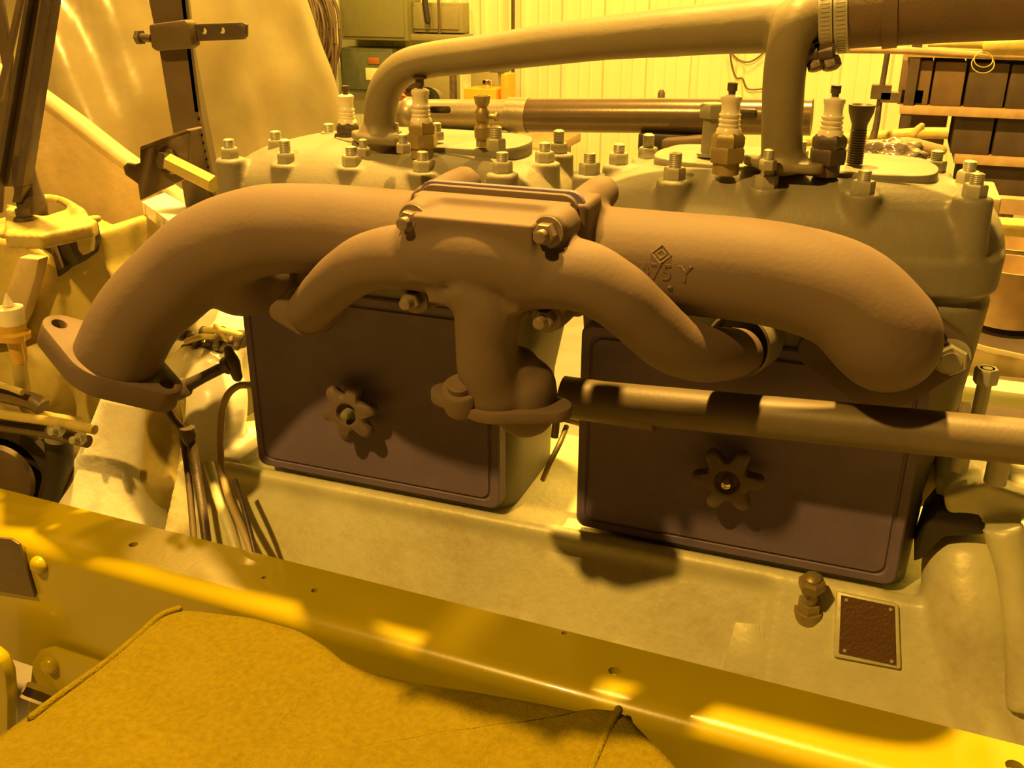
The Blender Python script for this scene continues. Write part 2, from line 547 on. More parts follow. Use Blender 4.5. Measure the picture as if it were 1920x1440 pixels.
# valve covers -----------------------------------------------------------
def knob_mesh():
    bm = B()
    n = 84
    def ring(s, h):
        out = []
        for j in range(n):
            a = 2 * pi * j / n
            r = 0.0322 + 0.0078 * math.tanh(1.5 * cos(6 * a)) / 0.905
            r = r * abs(s)
            out.append(V((r * cos(a), r * sin(a), h)))
        return out
    rings = [ring(0.88, 0.004), ring(0.98, 0.007), ring(1.0, 0.010), ring(0.99, 0.015), ring(0.93, 0.018), ring(0.86, 0.0195)]
    def circ(r, h):
        return [V((r * cos(2 * pi * j / n), r * sin(2 * pi * j / n), h)) for j in range(n)]
    rings += [circ(0.0185, 0.0200), circ(0.0165, 0.0205), circ(0.0145, 0.0200), circ(0.0120, 0.012), circ(0.0005, 0.012)]
    loft(bm, rings)
    return mesh_from(bm, 'hand_knob', 35)
KN = knob_mesh()
def valve_cover(x0, x1, z0, z1, kx, kz, spin, shiny):
    bm = B()
    y = 0.0
    def rr(i, yy, rc=0.012):
        pts = []
        for cx, cz, a0 in ((x1 - i - rc, z1 - i - rc, 0), (x0 + i + rc, z1 - i - rc, 90), (x0 + i + rc, z0 + i + rc, 180), (x1 - i - rc, z0 + i + rc, 270)):
            for k in range(5):
                a = radians(a0 + k * 22.5)
                pts.append(V((cx + rc * cos(a), yy, cz + rc * sin(a))))
        return pts
    loft(bm, [rr(0, 0.022), rr(0, 0.003), rr(0.002, 0.001), rr(0.010, 0.001), rr(0.0115, 0.0030), rr(0.0135, 0.0030), rr(0.015, 0.0)])
    cv = obj('valve_cover', bm, M['cover'], eng, ang=25)
    inst('hand_knob', KN, M['knob'], cv, (kx, 0.0 - 0.012, kz), (0, -1, 0), spin)
    bm = B()
    lathe(bm, (kx, 0.0, kz), (0, -1, 0), [(0.0065, 0), (0.0065, 0.034), (0.0050, 0.0385), (0.002, 0.040)], 18)
    s = obj('cover_stud', bm, M['chrome'] if shiny else M['head'], cv)
    return cv
cvl = valve_cover(-0.373, -0.017, 0.824, 1.085, -0.2085, 0.9405, 0.25, False)
cvr = valve_cover(0.083, 0.4505, 0.824, 1.085, 0.2625, 0.9350, 0.10, True)

# exhaust manifold -----------------------------------------------------------
bm = B()
EZ = 1.194
pth = [(0.06, -0.10, EZ), (0.20, -0.10, EZ), (0.29, -0.10, EZ - 0.001), (0.355, -0.10, EZ - 0.014), (0.392, -0.098, EZ - 0.044),
       (0.400, -0.076, EZ - 0.060), (0.400, -0.040, EZ - 0.070), (0.400, 0.02, EZ - 0.074)]
sweep(bm, pth, [0.048, 0.048, 0.048, 0.049, 0.050, 0.049, 0.049, 0.050], 32, 6)
pl = [(0.06, -0.10, EZ), (-0.10, -0.10, EZ), (-0.19, -0.10, EZ - 0.001), (-0.26, -0.102, EZ - 0.010), (-0.325, -0.106, EZ - 0.036), (-0.378, -0.112, EZ - 0.076),
      (-0.425, -0.124, EZ - 0.120), (-0.452, -0.136, EZ - 0.166), (-0.466, -0.140, EZ - 0.192)]
sweep(bm, pl, [0.048, 0.048, 0.048, 0.050, 0.052, 0.052, 0.051, 0.051, 0.050], 32, 6)
# branches into the ports
sweep(bm, [(-0.315, -0.10, EZ - 0.045), (-0.325, -0.06, EZ - 0.080), (-0.325, -0.02, EZ - 0.092), (-0.325, 0.02, EZ - 0.095)], [0.046, 0.047, 0.044, 0.044], 24)
sweep(bm, [(0.05, -0.10, EZ - 0.02), (0.05, -0.05, EZ - 0.02), (0.05, 0.02, EZ - 0.02)], [0.045, 0.044, 0.044], 24)
# rear bosses for the studs above
for px, py in ((833, 368), (1100, 388)):
    c = P(px, py, -0.085)
    sweep(bm, [c + V((0, -0.045, 0)), c + V((0, 0.02, 0.003)), c + V((0, 0.06, 0.004))], [0.019, 0.019, 0.018], 16, 4)
# central bolting pad
box(bm, (0.05, -0.135, 1.203), (0.165, 0.055, 0.108))
exm = obj('exhaust_manifold', bm, M['primer'], eng, cast=(0.0036, 6))
# right port flange with a bolt
bm = B()
fc = V((0.400, -0.008, EZ - 0.098))
np_ = P(1783, 668, -0.010)
nu = V((np_.x - fc.x, 0, np_.z - fc.z))
rhomb(bm, fc, nu, V((-nu.z, 0, nu.x)), (0, 1, 0), nu.length + 0.020, 0.060, 0.020, 0.022)
obj('port_flange', bm, M['primer'], exm, bevel=0.002)
bm = B()
rhomb(bm, (-0.325, -0.004, EZ - 0.095), (0.94, 0, -0.34), (0.34, 0, 0.94), (0, 1, 0), 0.080, 0.052, 0.018, 0.018)
obj('port_flange', bm, M['primer'], exm, bevel=0.002)
BN = hexnut_mesh('manifold_nut', 0.0155, 0.012, 0.0095, 0.003, 0.018, 0.003)
inst('manifold_nut', BN, M['nut'], exm, P(1783, 668, -0.018), (0, -1, 0), 0.1)
# outlet flange
ax = V((-0.45, -0.06, -0.89)).normalized()
fu = V((0.888, 0.14, -0.433))
fu = (fu - ax * fu.dot(ax)).normalized()
fv = ax.cross(fu)
oc = V((-0.462, -0.138, EZ - 0.172)) - ax * 0.004
bm = B()
rhomb(bm, oc, fu, fv, ax, 0.092, 0.056, 0.025, 0.030)
hole = B()
for s in (-1, 1):
    cyl(hole, oc + fu * s * 0.074 - ax * 0.02, oc + fu * s * 0.074 + ax * 0.05, 0.0085)
hm = mesh_from(hole, 'h')
ho = bpy.data.objects.new('cut', hm)
COL.objects.link(ho)
of = obj('outlet_flange', bm, M['primer'], exm, mods=[('BOOLEAN', dict(operation='DIFFERENCE', object=ho, solver='EXACT'))], bevel=0.0025)
bpy.data.objects.remove(ho)
# cast marks on the right run: diamond emblem and "475 Y"
def relief_text(s, loc, size, parent, name='cast_number', tilt=90):
    cu = bpy.data.curves.new(name, 'FONT')
    cu.body = s
    cu.size = size
    cu.extrude = 0.0012
    cu.offset = 0.0003
    t = bpy.data.objects.new('tmp', cu)
    COL.objects.link(t)
    bpy.context.view_layer.update()
    me = bpy.data.meshes.new_from_object(t)
    bpy.data.objects.remove(t)
    me.materials.clear()
    me.materials.append(M['primer'])
    o = bpy.data.objects.new(name, me)
    COL.objects.link(o)
    place(o, loc, parent)
    o.rotation_euler = (radians(tilt), 0, 0)
    return o
def oncyl(px, py, r_=0.0478):
    r = ray(px, py)
    o_ = CAM - V((0, -0.10, EZ))
    a_ = r.y ** 2 + r.z ** 2
    b_ = 2 * (o_.y * r.y + o_.z * r.z)
    c_ = o_.y ** 2 + o_.z ** 2 - r_ ** 2
    return CAM + r * ((-b_ - math.sqrt(b_ * b_ - 4 * a_ * c_)) / (2 * a_))
tp = oncyl(1198, 519)
relief_text('475 Y', tp, 0.020, exm, tilt=90 + math.degrees(math.asin((EZ - tp.z - 0.006) / 0.048)))
bm = B()
dc = oncyl(1240, 477)
dn_ = (dc - V((dc.x, -0.10, EZ))).normalized()
du_ = XA.cross(dn_)
for r in (0.0085, 0.0040):
    for k in range(4):
        a, b = k * pi / 2, (k + 1) * pi / 2
        p = dc + XA * r * 1.1 * cos(a) + du_ * r * sin(a)
        q = dc + XA * r * 1.1 * cos(b) + du_ * r * sin(b)
        cyl(bm, p, q, 0.0009, n=8)
obj('diamond_emblem', bm, M['primer'], exm)
bm = B()
lathe(bm, oncyl(1256, 540), (0, -1, -0.7), [(0.003, -0.002), (0.002, 0.0015)], 12)
obj('cast_dot', bm, M['primer'], exm)

# intake manifold -----------------------------------------------------------
bm = B()
IC = V((0.047, -0.20, 1.203))
box(bm, IC + V((0, 0.022, 0.024)), (0.148, 0.020, 0.066))
box(bm, IC + V((0, 0.022, -0.01)), (0.105, 0.020, 0.08))
sweep(bm, [(-0.005, -0.20, 1.212), (0.047, -0.203, 1.215), (0.10, -0.20, 1.208)], [0.036, 0.038, 0.036], 24, rnd=True)
box(bm, IC + V((0, 0.0, 0.018)), (0.118, 0.062, 0.062))
box(bm, IC + V((0.0, 0.0, -0.015)), (0.09, 0.05, 0.04))
# corner bosses carrying the four studs
NP = [P(772, 413, -0.222), P(1026, 437, -0.222), P(776, 562, -0.205), P(1024, 597, -0.205)]
for c in NP:
    sweep(bm, [c + V((0, 0.045, 0)), c + V((0, 0.02, 0)), c + V((0, 0.004, 0))], [0.017, 0.0165, 0.0155], 20, 3)
la = [V((0.02, -0.20, 1.205)), P(760, 482, -0.198), P(695, 490, -0.19), P(645, 518, -0.175), P(608, 552, -0.15), P(585, 578, -0.115), P(578, 585, -0.06), P(590, 590, 0.0)]
sweep(bm, la, [0.034, 0.031, 0.0285, 0.027, 0.026, 0.025, 0.025, 0.026], 24)
ra = [V((0.08, -0.20, 1.20)), P(1080, 515, -0.20), P(1150, 548, -0.195), P(1205, 595, -0.18), P(1255, 640, -0.16), P(1310, 662, -0.13), P(1355, 664, -0.09), P(1392, 660, -0.035)]
sweep(bm, ra, [0.034, 0.032, 0.030, 0.029, 0.0285, 0.0275, 0.0265, 0.025], 24)
lg = [V((0.040, -0.203, 1.19)), P(915, 570, -0.205), P(912, 640, -0.205), P(918, 700, -0.20), P(935, 745, -0.19)]
sweep(bm, lg, [0.034, 0.033, 0.029, 0.030, 0.034], 24)
sweep(bm, [P(970, 690, -0.185), P(985, 722, -0.18), P(985, 760, -0.18)], [0.022, 0.030, 0.032], 24, 5, rnd=True)
itm = obj('intake_manifold', bm, M['primer'], eng, cast=(0.0030, 6))
# top ledge + two gasket plates between the manifolds
bm = B()
box(bm, IC + V((0.003, 0.022, 0.0535)), (0.110, 0.008, 0.006))
obj('top_lip', bm, M['primer'], itm, bevel=0.002)
for dy, w_, h_ in ((0.0375, 0.156, 0.116), (0.046, 0.164, 0.120)):
    bm = B()
    def rr2(yy, w, h, rc=0.014):
        pts = []
        for sx, sz, a0 in ((1, 1, 0), (-1, 1, 90), (-1, -1, 180), (1, -1, 270)):
            for k in range(6):
                a = radians(a0 + k * 18)
                pts.append(IC + V((sx * (w / 2 - rc) + rc * cos(a), yy, sz * (h / 2 - rc) + rc * sin(a))) + V((0, 0, 0.004)))
        return pts
    loft(bm, [rr2(dy - 0.0035, w_, h_), rr2(dy + 0.0035, w_, h_)])
    obj('joint_plate', bm, M['primer'] if dy < 0.04 else M['cover'], itm, bevel=0.0012)
MN = hexnut_mesh('manifold_nut', 0.0100, 0.010, 0.0055, 0.009, 0.0138, 0.002)
for c in NP:
    inst('manifold_nut', MN, M['nut_dull'], itm, c + V((0, 0.003, 0)), (-0.06, -1, 0.02), 0.4 + c.x)
# carburettor flange
cf = P(938, 764, -0.188)
bm = B()
rhomb(bm, cf, (1, 0, 0), (0, 1, 0), (0, 0, 1), 0.072, 0.041, 0.021, 0.012)
fl = obj('carburettor_flange', bm, M['primer'], itm, bevel=0.002)
bm = B()
lathe(bm, P(868, 746, -0.212), (0.05, -0.45, 1), [(0.0195, -0.010), (0.0195, 0.013), (0.018, 0.015)], 28)
lathe(bm, P(868, 746, -0.212), (0.05, -0.45, 1), [(0.0125, 0.013), (0.0125, 0.021), (0.010, 0.023)], 24)
obj('flange_bolt', bm, M['primer'], itm)
# left end flange lip and right port ring with gasket
le = P(560, 590, -0.05)
bm = B()
rhomb(bm, P(574, 583, -0.100), (1, 0.25, 0.1), (-0.1, 0, 1), (-0.2, 1, 0), 0.044, 0.031, 0.012, 0.014)
obj('port_flange', bm, M['primer'], itm, bevel=0.002)
bm = B()
rc = P(1396, 640, -0.022)
lathe(bm, rc, (-0.25, -1, 0.05), [(0.0345, -0.02), (0.0345, 0.018), (0.032, 0.019), (0.031, -0.01), (0.001, -0.01)], 36)
ri = obj('port_ring', bm, M['head'], itm)

# spark plugs -----------------------------------------------------------
def spark_plug(base, s=1.0, tall=True, cap=False):
    base = V(base)
    bm = B()
    lathe(bm, base, (0, 0, 1), [(0.013 * s, -0.002), (0.013 * s, 0.012 * s)], 24)
    lathe(bm, base, (0, 0, 1), [(0.0175 * s, 0.010 * s), (0.0185 * s, 0.014 * s), (0.0185 * s, 0.022 * s), (0.017 * s, 0.025 * s)], 6, 0.2)
    lathe(bm, base, (0, 0, 1), [(0.0155 * s, 0.024 * s), (0.0165 * s, 0.028 * s), (0.0165 * s, 0.034 * s), (0.013 * s, 0.038 * s)], 6, 0.5)
    root = obj('spark_plug', bm, M['brass'] if cap else M['dark'], eng)
    bm = B()
    pr = [(0.0125, 0.036), (0.0118, 0.041)]
    for k in range(3):
        z = 0.043 + k * 0.0048
        pr += [(0.0100, z), (0.0106, z + 0.0012), (0.0106, z + 0.0026), (0.0092, z + 0.0036)]
    pr += [(0.0088, 0.060), (0.0092, 0.066), (0.0102, 0.068), (0.0102, 0.0715), (0.007, 0.0735)]
    lathe(bm, base, (0, 0, 1), [(a * s, b * s) for a, b in pr], 24)
    obj('insulator', bm, M['porcelain'], root, ang=50)
    bm = B()
    lathe(bm, base, (0, 0, 1), [(0.0035 * s, 0.072 * s), (0.0035 * s, 0.076 * s), (0.0048 * s, 0.077 * s), (0.0048 * s, 0.084 * s), (0.003 * s, 0.0845 * s)], 12)
    if tall:
        lathe(bm, base, (0, 0, 1), [(0.008 * s, 0.084 * s), (0.008 * s, 0.0855 * s)], 16)
    obj('terminal', bm, M['dark'], root)
    return root
spark_plug(Z(655, 285, 1.240), 0.95, False)
spark_plug(Z(792, 292, 1.252), 1.02, True, True)
spark_plug(Z(1360, 322, 1.258), 1.05, False, True)
spark_plug(Z(1548, 325, 1.260), 1.02, False)

# priming cups -----------------------------------------------------------
def prim_cup(base, h, screw):
    base = V(base)
    k_ = 0.8
    bm = B()
    if screw:
        pr = [(0.0085, 0)]
        for k in range(14):
            pr += [(0.0088, k * 0.0026), (0.0078, k * 0.0026 + 0.0013)]
        pr += [(0.008, 0.040), (0.0125, 0.052), (0.0135, 0.060), (0.011, 0.060), (0.007, 0.056)]
        lathe(bm, base, (0, 0, 1), pr, 20)
    else:
        lathe(bm, base, (0, 0, 1), [(0.0075, 0), (0.0075, 0.010)], 6)
        lathe(bm, base, (0, 0, 1), [(0.0085, 0.009), (0.0095, 0.012), (0.0095, 0.022), (0.007, 0.025), (0.007, 0.030)], 24)
        lathe(bm, base, (0, 0, 1), [(0.008, 0.029), (0.0095, 0.034), (0.0085, 0.040), (0.0055, 0.044), (0.0085, 0.049), (0.0095, 0.057), (0.008, 0.057), (0.006, 0.054)], 24)
        cyl(bm, base + V((0.0, 0, 0.036)), base + V((0.018, 0, 0.034)), 0.003, n=12)
        lathe(bm, base + V((0.016, 0, 0.034)), (1, 0, 0), [(0.005, 0), (0.005, 0.003)], 12)
    return obj('priming_cup', bm, M['brass' if not screw else 'dark'], eng)
prim_cup(Z(905, 275, 1.262), 0.06, False)
prim_cup(Z(1602, 306, 1.262), 0.06, True)
# tall plug bolt and low plugs, small studs
bm = B()
b0 = Z(1330, 292, 1.262)
lathe(bm, b0, (0, 0, 1), [(0.014, 0), (0.014, 0.003), (0.010, 0.004), (0.0095, 0.042)], 20)
lathe(bm, b0, (0, 0, 1), [(0.0145, 0.041), (0.0145, 0.054), (0.013, 0.056)], 6)
obj('tall_cap_bolt', bm, M['head'], eng)
SN1 = hexnut_mesh('pipe_flange_nut', 0.0085, 0.010, 0.0052, 0.009)
for px, py, z, s in ((682, 292, 1.262, 0.9), (757, 286, 1.268, 1), (741, 262, 1.265, 1), (820, 262, 1.264, 1), (1439, 318, 1.268, 1.0), (1500, 300, 1.266, 1.0), (930, 282, 1.262, 1.35)):
    inst('flange_nut', SN1, M['nut'], eng, Z(px, py, z), (0, 0, 1), px, s)

# water outlet pipe -----------------------------------------------------------
bm = B()
WY = 0.055
wp = [P(712, 296, WY), P(711, 235, WY), P(721, 172, WY), P(752, 131, WY), P(805, 113, WY), P(900, 101, WY), P(1100, 75, WY), P(1300, 57, WY), P(1450, 45, WY), P(1560, 32, WY + 0.005)]
sweep(bm, wp, [0.0190, 0.0190, 0.0195, 0.0195, 0.0195, 0.020, 0.022, 0.0245, 0.027, 0.029], 28, 6)
lp = [P(1467, 322, 0.048), P(1466, 250, 0.044), P(1470, 150, 0.035), P(1480, 80, 0.028), P(1496, 42, 0.030), P(1520, 32, 0.045)]
sweep(bm, lp, [0.0215, 0.0205, 0.0205, 0.0205, 0.022, 0.022], 28, 6)
for c in (wp[0], lp[0]):
    rhomb(bm, V((c.x, c.y, 1.262)), (0.9, -0.4, 0), (0.4, 0.9, 0), (0, 0, 1), 0.045, 0.027, 0.013, 0.010)
    lathe(bm, V((c.x, c.y, 1.268)), (0, 0, 1), [(0.026, 0), (0.021, 0.012)], 24)
wpo = obj('water_pipe', bm, M['pipe'], eng, cast=(0.0030, 3))

# hose -----------------------------------------------------------
hz = thing('radiator_hose', 'thick brown rubber hose clamped over the water pipe at top right', 'hose', P(1600, 40, WY))
h0, h1, h2, h3 = P(1538, 29, WY), P(1600, 22, WY), P(1760, 8, WY), P(1990, -8, WY)
bm = B()
sweep(bm, [h0, h1, h2, h3, P(2200, -20, WY)], [0.0335, 0.0335, 0.0345, 0.036, 0.036], 32, 6)
obj('rubber_sleeve', bm, M['hose'], hz)
bm = B()
sweep(bm, [P(1655, 17, WY), P(1684, 14, WY)], [0.0362, 0.0362], 32, 3)
obj('sleeve_cuff', bm, M['hose'], hz)
hd = (h1 - h0).normalized()
for t in (P(1552, 27, WY), P(1580, 25, WY)):
    bm = B()
    u, v, a = frame(hd)
    lathe(bm, t - hd * 0.0065, hd, [(0.0335, 0), (0.0362, 0.0004), (0.0362, 0.0126), (0.0335, 0.013)], 40)
    cl = obj('hose_clamp', bm, M['nut'], hz)
    bm = B()
    for k in range(60):   # worm slots
        a_ = 2 * pi * k / 60
        rd = u * cos(a_) + v * sin(a_)
        tn = -u * sin(a_) + v * cos(a_)
        R = Matrix((tn, hd, rd)).transposed()
        box(bm, t + rd * 0.0364, (0.0016, 0.008, 0.0008), R)
    obj('band_slots', bm, M['nut'], cl)
    bm = B()
    dn = -UPV * 0.9 - RGT * 0.42
    c = t + dn.normalized() * 0.042
    cyl(bm, c - RGT * 0.010 + FWD * 0.006, c + RGT * 0.008 - FWD * 0.004, 0.0085, n=18)
    box(bm, c + V((0, 0, 0.004)), (0.018, 0.014, 0.012))
    lathe(bm, c + RGT * 0.006 - V((0, 0, 0.004)), V((0.4, -0.3, -1)), [(0.008, 0), (0.009, 0.004), (0.009, 0.010), (0.006, 0.012)], 6)
    obj('worm_screw', bm, M['dark'], cl)

# long tube running along the block (water inlet) -------------------------------------
bm = B()
t0, t1 = P(1088, 748, -0.055), P(1960, 832, -0.075)
sweep(bm, [t0, t0.lerp(t1, 0.5), t1, t1 + (t1 - t0) * 0.4], 0.0215, 28, 2)
lt = tag(obj('cross_tube', bm, M['xtube']), 'straight brown pipe crossing in front of the right valve cover out of frame', 'pipe')
bm = B()
sweep(bm, [t0 - XA * 0.02, t0 + XA * 0.085], 0.0228, 28, 1)
obj('pipe_sleeve', bm, M['xtube'], lt)

# =================================================================== FRAME RAIL
def rail_y(x):
    return -0.1645 - 0.030 * x
rz = 0.800
rl = thing('frame_rail', 'long glossy olive green frame rail channel crossing the lower foreground', 'frame rail', (-0.1, -0.2, 0.0))
bm = B()
def rail_ring(x):
    y0 = rail_y(x)
    pts = [V((x, y0, rz - 0.009)), V((x, y0, rz - 0.002)), V((x, y0 - 0.002, rz))]
    R_ = 0.021
    wd = 0.092
    for k in range(9):
        a = radians(90 + k * 90 / 8)
        pts.append(V((x, y0 - (wd - R_) + R_ * cos(a), rz - R_ + R_ * sin(a))))
    for zz in (0.72, 0.66, 0.60):
        pts.append(V((x, y0 - wd, zz)))
    pts.append(V((x, y0 - wd + 0.009, 0.60)))
    for k in range(9):
        a = radians(180 - k * 90 / 8)
        pts.append(V((x, y0 - (wd - R_) + (R_ - 0.009) * cos(a), rz - R_ + (R_ - 0.009) * sin(a))))
    return pts
loft(bm, [rail_ring(-1.6 + i * 0.1) for i in range(33)])
hole = B()
for px, py, r in ((250, 1021, 0.0055), (495, 1083, 0.003), (590, 1107, 0.004), (1058, 1187, 0.003), (1152, 1258, 0.0062), (1903, 1437, 0.008)):
    c = Z(px, py, rz)
    cyl(hole, c + V((0, 0, 0.02)), c - V((0, 0, 0.03)), r, n=20)
ho = bpy.data.objects.new('cut', mesh_from(hole, 'h'))
COL.objects.link(ho)
obj('channel', bm, M['rail'], rl, mods=[('BOOLEAN', dict(operation='DIFFERENCE', object=ho, solver='EXACT'))], ang=30)
bpy.data.objects.remove(ho)
RV = B()
lathe(RV, (0, 0, 0), (0, 0, 1), [(0.0125, -0.003), (0.0125, 0.001), (0.0110, 0.005), (0.007, 0.0085), (0.002, 0.0098)], 24)
RV = mesh_from(RV, 'rivet', 50)
for px, py in ((74, 1060),):
    y = rail_y(-0.5) - 0.092
    inst('rivet', RV, M['rail'], rl, P(px, py, y), (0, -1, 0))
# cross-member bracket with rivet low on the left
bm = B()
yb = rail_y(-0.42) - 0.094
q = [P(a, b, yb) for a, b in ((70, 1235), (82, 1214), (105, 1208), (190, 1236), (240, 1262), (240, 1330), (60, 1330))]
prism(bm, q, (0, -0.010, 0))
br = obj('riveted_bracket', bm, M['rail'], rl, bevel=0.004)
inst('rivet', RV, M['rail'], rl, P(95, 1247, yb - 0.011), (0, -1, 0))
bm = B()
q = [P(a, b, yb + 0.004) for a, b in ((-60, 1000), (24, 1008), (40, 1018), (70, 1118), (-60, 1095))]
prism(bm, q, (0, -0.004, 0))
gs = obj('brown_corner_plate', bm, M['bar'], rl, bevel=0.001)  # thin flat brown piece over the left end of the rail
gs['label'] = 'flat brown corner plate'
# rounded end of a spring hanger in the lower left corner
bm = B()
q = [P(a, b, yb - 0.03) for a, b in ((-60, 1190), (0, 1205), (22, 1222), (33, 1250), (37, 1290), (36, 1380), (30, 1520), (-60, 1520))]
prism(bm, q, (0, -0.02, 0))
tag(obj('spring_hanger', bm, M['rail'], bevel=0.006), 'rounded olive green hanger end in the lower left corner', 'bracket')
bm = B()
c = P(66, 1300, yb - 0.030)
lathe(bm, c, (-0.6, -0.4, 0.55), [(0.011, -0.03), (0.011, 0.012), (0.0095, 0.015)], 6)
tag(obj('hanger_bolt', bm, M['chrome']), 'short bright bolt end beside the hanger above the tan pad', 'bolt')

# =================================================================== TAN PAD
CZ = 0.803
outl = [(-120, 1470), (-40, 1400), (45, 1338), (100, 1298), (200, 1226), (262, 1172), (300, 1146), (340, 1138), (400, 1144), (470, 1152), (560, 1178), (612, 1208), (645, 1236),
        (700, 1258), (800, 1280), (900, 1294), (1020, 1316), (1128, 1338), (1150, 1326), (1172, 1330), (1205, 1366), (1240, 1400), (1285, 1450), (1340, 1560), (1250, 1720), (900, 1800), (400, 1800), (0, 1700)]
op = [Z(a, b, CZ) for a, b in outl]
# resample
def resample(pts, n):
    L = [0]
    m = len(pts)
    for i in range(m):
        L.append(L[-1] + (pts[(i + 1) % m] - pts[i]).length)
    out = []
    for k in range(n):
        d = L[-1] * k / n
        i = max(j for j in range(m) if L[j] <= d)
        t = (d - L[i]) / max(1e-9, L[i + 1] - L[i])
        out.append(pts[i].lerp(pts[(i + 1) % m], t))
    return out
N = 200
rs = resample(op, N)
rs = [(rs[i - 1] + rs[i] * 2 + rs[(i + 1) % N]) / 4 for i in range(N)]
cen = sum(rs, V()) / N
bm = B()
rings = []
for dz, sc in ((-0.14, 0.94), (-0.08, 0.985), (-0.035, 1.0), (-0.012, 1.0)):
    rings.append([cen + (p - cen) * sc + V((0, 0, dz)) for p in rs])
for i in range(34):
    k = 1 - i / 34
    ring = []
    for p in rs:
        q = cen + (p - cen) * (0.997 * k + 0.0)
        d = 1 - k
        z = 0.014 * (1 - math.exp(-d * 14)) - 0.004
        z += 0.010 * noise.noise(q * 9 + V((3, 1, 0))) * min(1, d * 6)
        z += 0.0035 * noise.noise(V((q.x * 30, q.y * 12, 4))) * min(1, d * 6)
        ring.append(q + V((0, 0, z)))
    rings.append(ring)
loft(bm, rings)
pad = thing('suede_pad', 'tan suede-like padded cover with stitched seams lying in the lower foreground', 'cover', V((cen.x, cen.y, CZ - 0.14)))
obj('suede_cover', bm, M['suede'], pad, ang=180)
def seam(px_pts, name):
    bm = B()
    pts = [Z(a, b, CZ + 0.003) for a, b in px_pts]
    sweep(bm, pts, 0.0042, 10, 5, rnd=True)
    o = obj(name, bm, M['suede'], pad, ang=180)
seam([(335, 1142), (300, 1156), (262, 1190), (200, 1242), (110, 1306), (60, 1345)], 'seam')
seam([(1160, 1331), (1148, 1352), (1125, 1400), (1105, 1450)], 'seam')

# =================================================================== BEHIND THE ENGINE
# slotted tube
sy = 0.60
tb = thing('slotted_steel_tube', 'long steel tube with slot lying level behind the spark plugs', 'tube', P(1130, 260, sy))
bm = B()
a0, a1, a2 = P(762, 214, sy), P(985, 216, sy), P(1000, 216, sy)
sweep(bm, [a0, a0.lerp(a1, 0.5), a1], 0.0255, 32, 1)
hole = B()
sl0, sl1 = P(808, 207, sy - 0.026), P(838, 207, sy - 0.026)
cap = [sl0 + V((-0.006 * sin(pi * k / 8), -0.02, -0.006 * cos(pi * k / 8))) for k in range(9)]
cap += [sl1 + V((0.006 * sin(pi * k / 8), -0.02, 0.006 * cos(pi * k / 8))) for k in range(9)]
prism(hole, cap, (0, 0.045, 0))
ho = bpy.data.objects.new('cut', mesh_from(hole, 'h'))
COL.objects.link(ho)
obj('slotted_end', bm, M['tube'], tb, mods=[('BOOLEAN', dict(operation='DIFFERENCE', object=ho, solver='EXACT'))])
bpy.data.objects.remove(ho)
bm = B()
sweep(bm, [P(752, 214, sy), P(768, 214, sy)], [0.022, 0.030], 28, 4, rnd=True)
obj('rounded_cap', bm, M['tube'], tb)
bm = B()
sweep(bm, [a1, P(1250, 217, sy), P(1522, 220, sy)], 0.0275, 32, 1)
obj('main_barrel', bm, M['tube_dark'], tb)
bm = B()
lathe(bm, a1, V((1, 0, 0)), [(0.0285, -0.03), (0.0285, 0.006)], 32)
obj('collar', bm, M['tube'], tb)
bm = B()
b = P(1400, 212, sy - 0.027)
box(bm, b, (0.03, 0.012, 0.014))
obj('notch_block', bm, M['black'], tb, bevel=0.004)
# brackets carrying it
def bracket(px0, px1, py, h, m, lab, cat='bracket'):
    t = thing('support_bracket', lab, cat, P((px0 + px1) / 2, py + h, sy))
    a, b = P(px0, py, sy), P(px1, py, sy)
    bm = B()
    w_ = (b - a).length
    c = (a + b) / 2
    box(bm, c + V((0, 0, -0.02)), (w_, 0.06, 0.03))
    obj('saddle', bm, m, t, bevel=0.004)
    bm = B()
    box(bm, c + V((0, 0.01, -0.06)), (w_ * 0.72, 0.05, 0.07))
    obj('stem', bm, m, t, bevel=0.004)
    return t
bt = bracket(1205, 1300, 241, 60, M['black'], 'dark bracket under the steel tube between the right nuts')
bm = B()
q = [P(a, b, sy - 0.05) for a, b in ((1238, 262), (1320, 256), (1322, 282), (1296, 300), (1240, 303))]
prism(bm, q, (0, 0.05, 0))
obj('clamp_box', bm, M['bar'], bt, bevel=0.006)
bt2 = bracket(810, 960, 238, 50, M['tube'], 'tan bracket under the slotted end of the steel tube')
# red-brown round thing behind left elbow
bm = B()
c = P(757, 205, 0.75)
lathe(bm, c, (0.25, -1, 0.05), [(0.030, -0.03), (0.034, 0.0), (0.034, 0.02), (0.028, 0.028)], 28)
cyl(bm, c + V((0, 0.02, -0.02)), (c.x, c.y + 0.02, 0), 0.015, n=12)
tag(obj('rusty_drum', bm, M['rubber']), 'small rust red drum between the left pipe bend and the slotted tube', 'drum')
bm = B()
lathe(bm, P(775, 170, 0.75), (0, 0, 1), [(0.012, -0.05), (0.014, 0), (0.022, 0.006), (0.022, 0.018), (0.012, 0.03), (0.006, 0.045)], 18)
tag(obj('grease_cap', bm, M['dark']), 'dark cap nut above the rust red drum', 'cap')
bm = B()
cyl(bm, P(800, 189, 0.78), P(810, 189, 0.9), 0.026, n=28)
tag(obj('end_disc', bm, M['black']), 'black disc peeking above the slotted tube end', 'disc')
# rail on the far side of the truck, seen below the tube
bm = B()
q0, q1 = Z(1100, 330, 1.0), Z(1860, 350, 1.0)
box(bm, (0.3, 0.60, 1.10), (0.9, 0.05, 0.018))
tag(obj('far_side_bar', bm, M['yellowcast'], bevel=0.003), 'pale bar running behind the right cylinder head below the tube', 'bar')

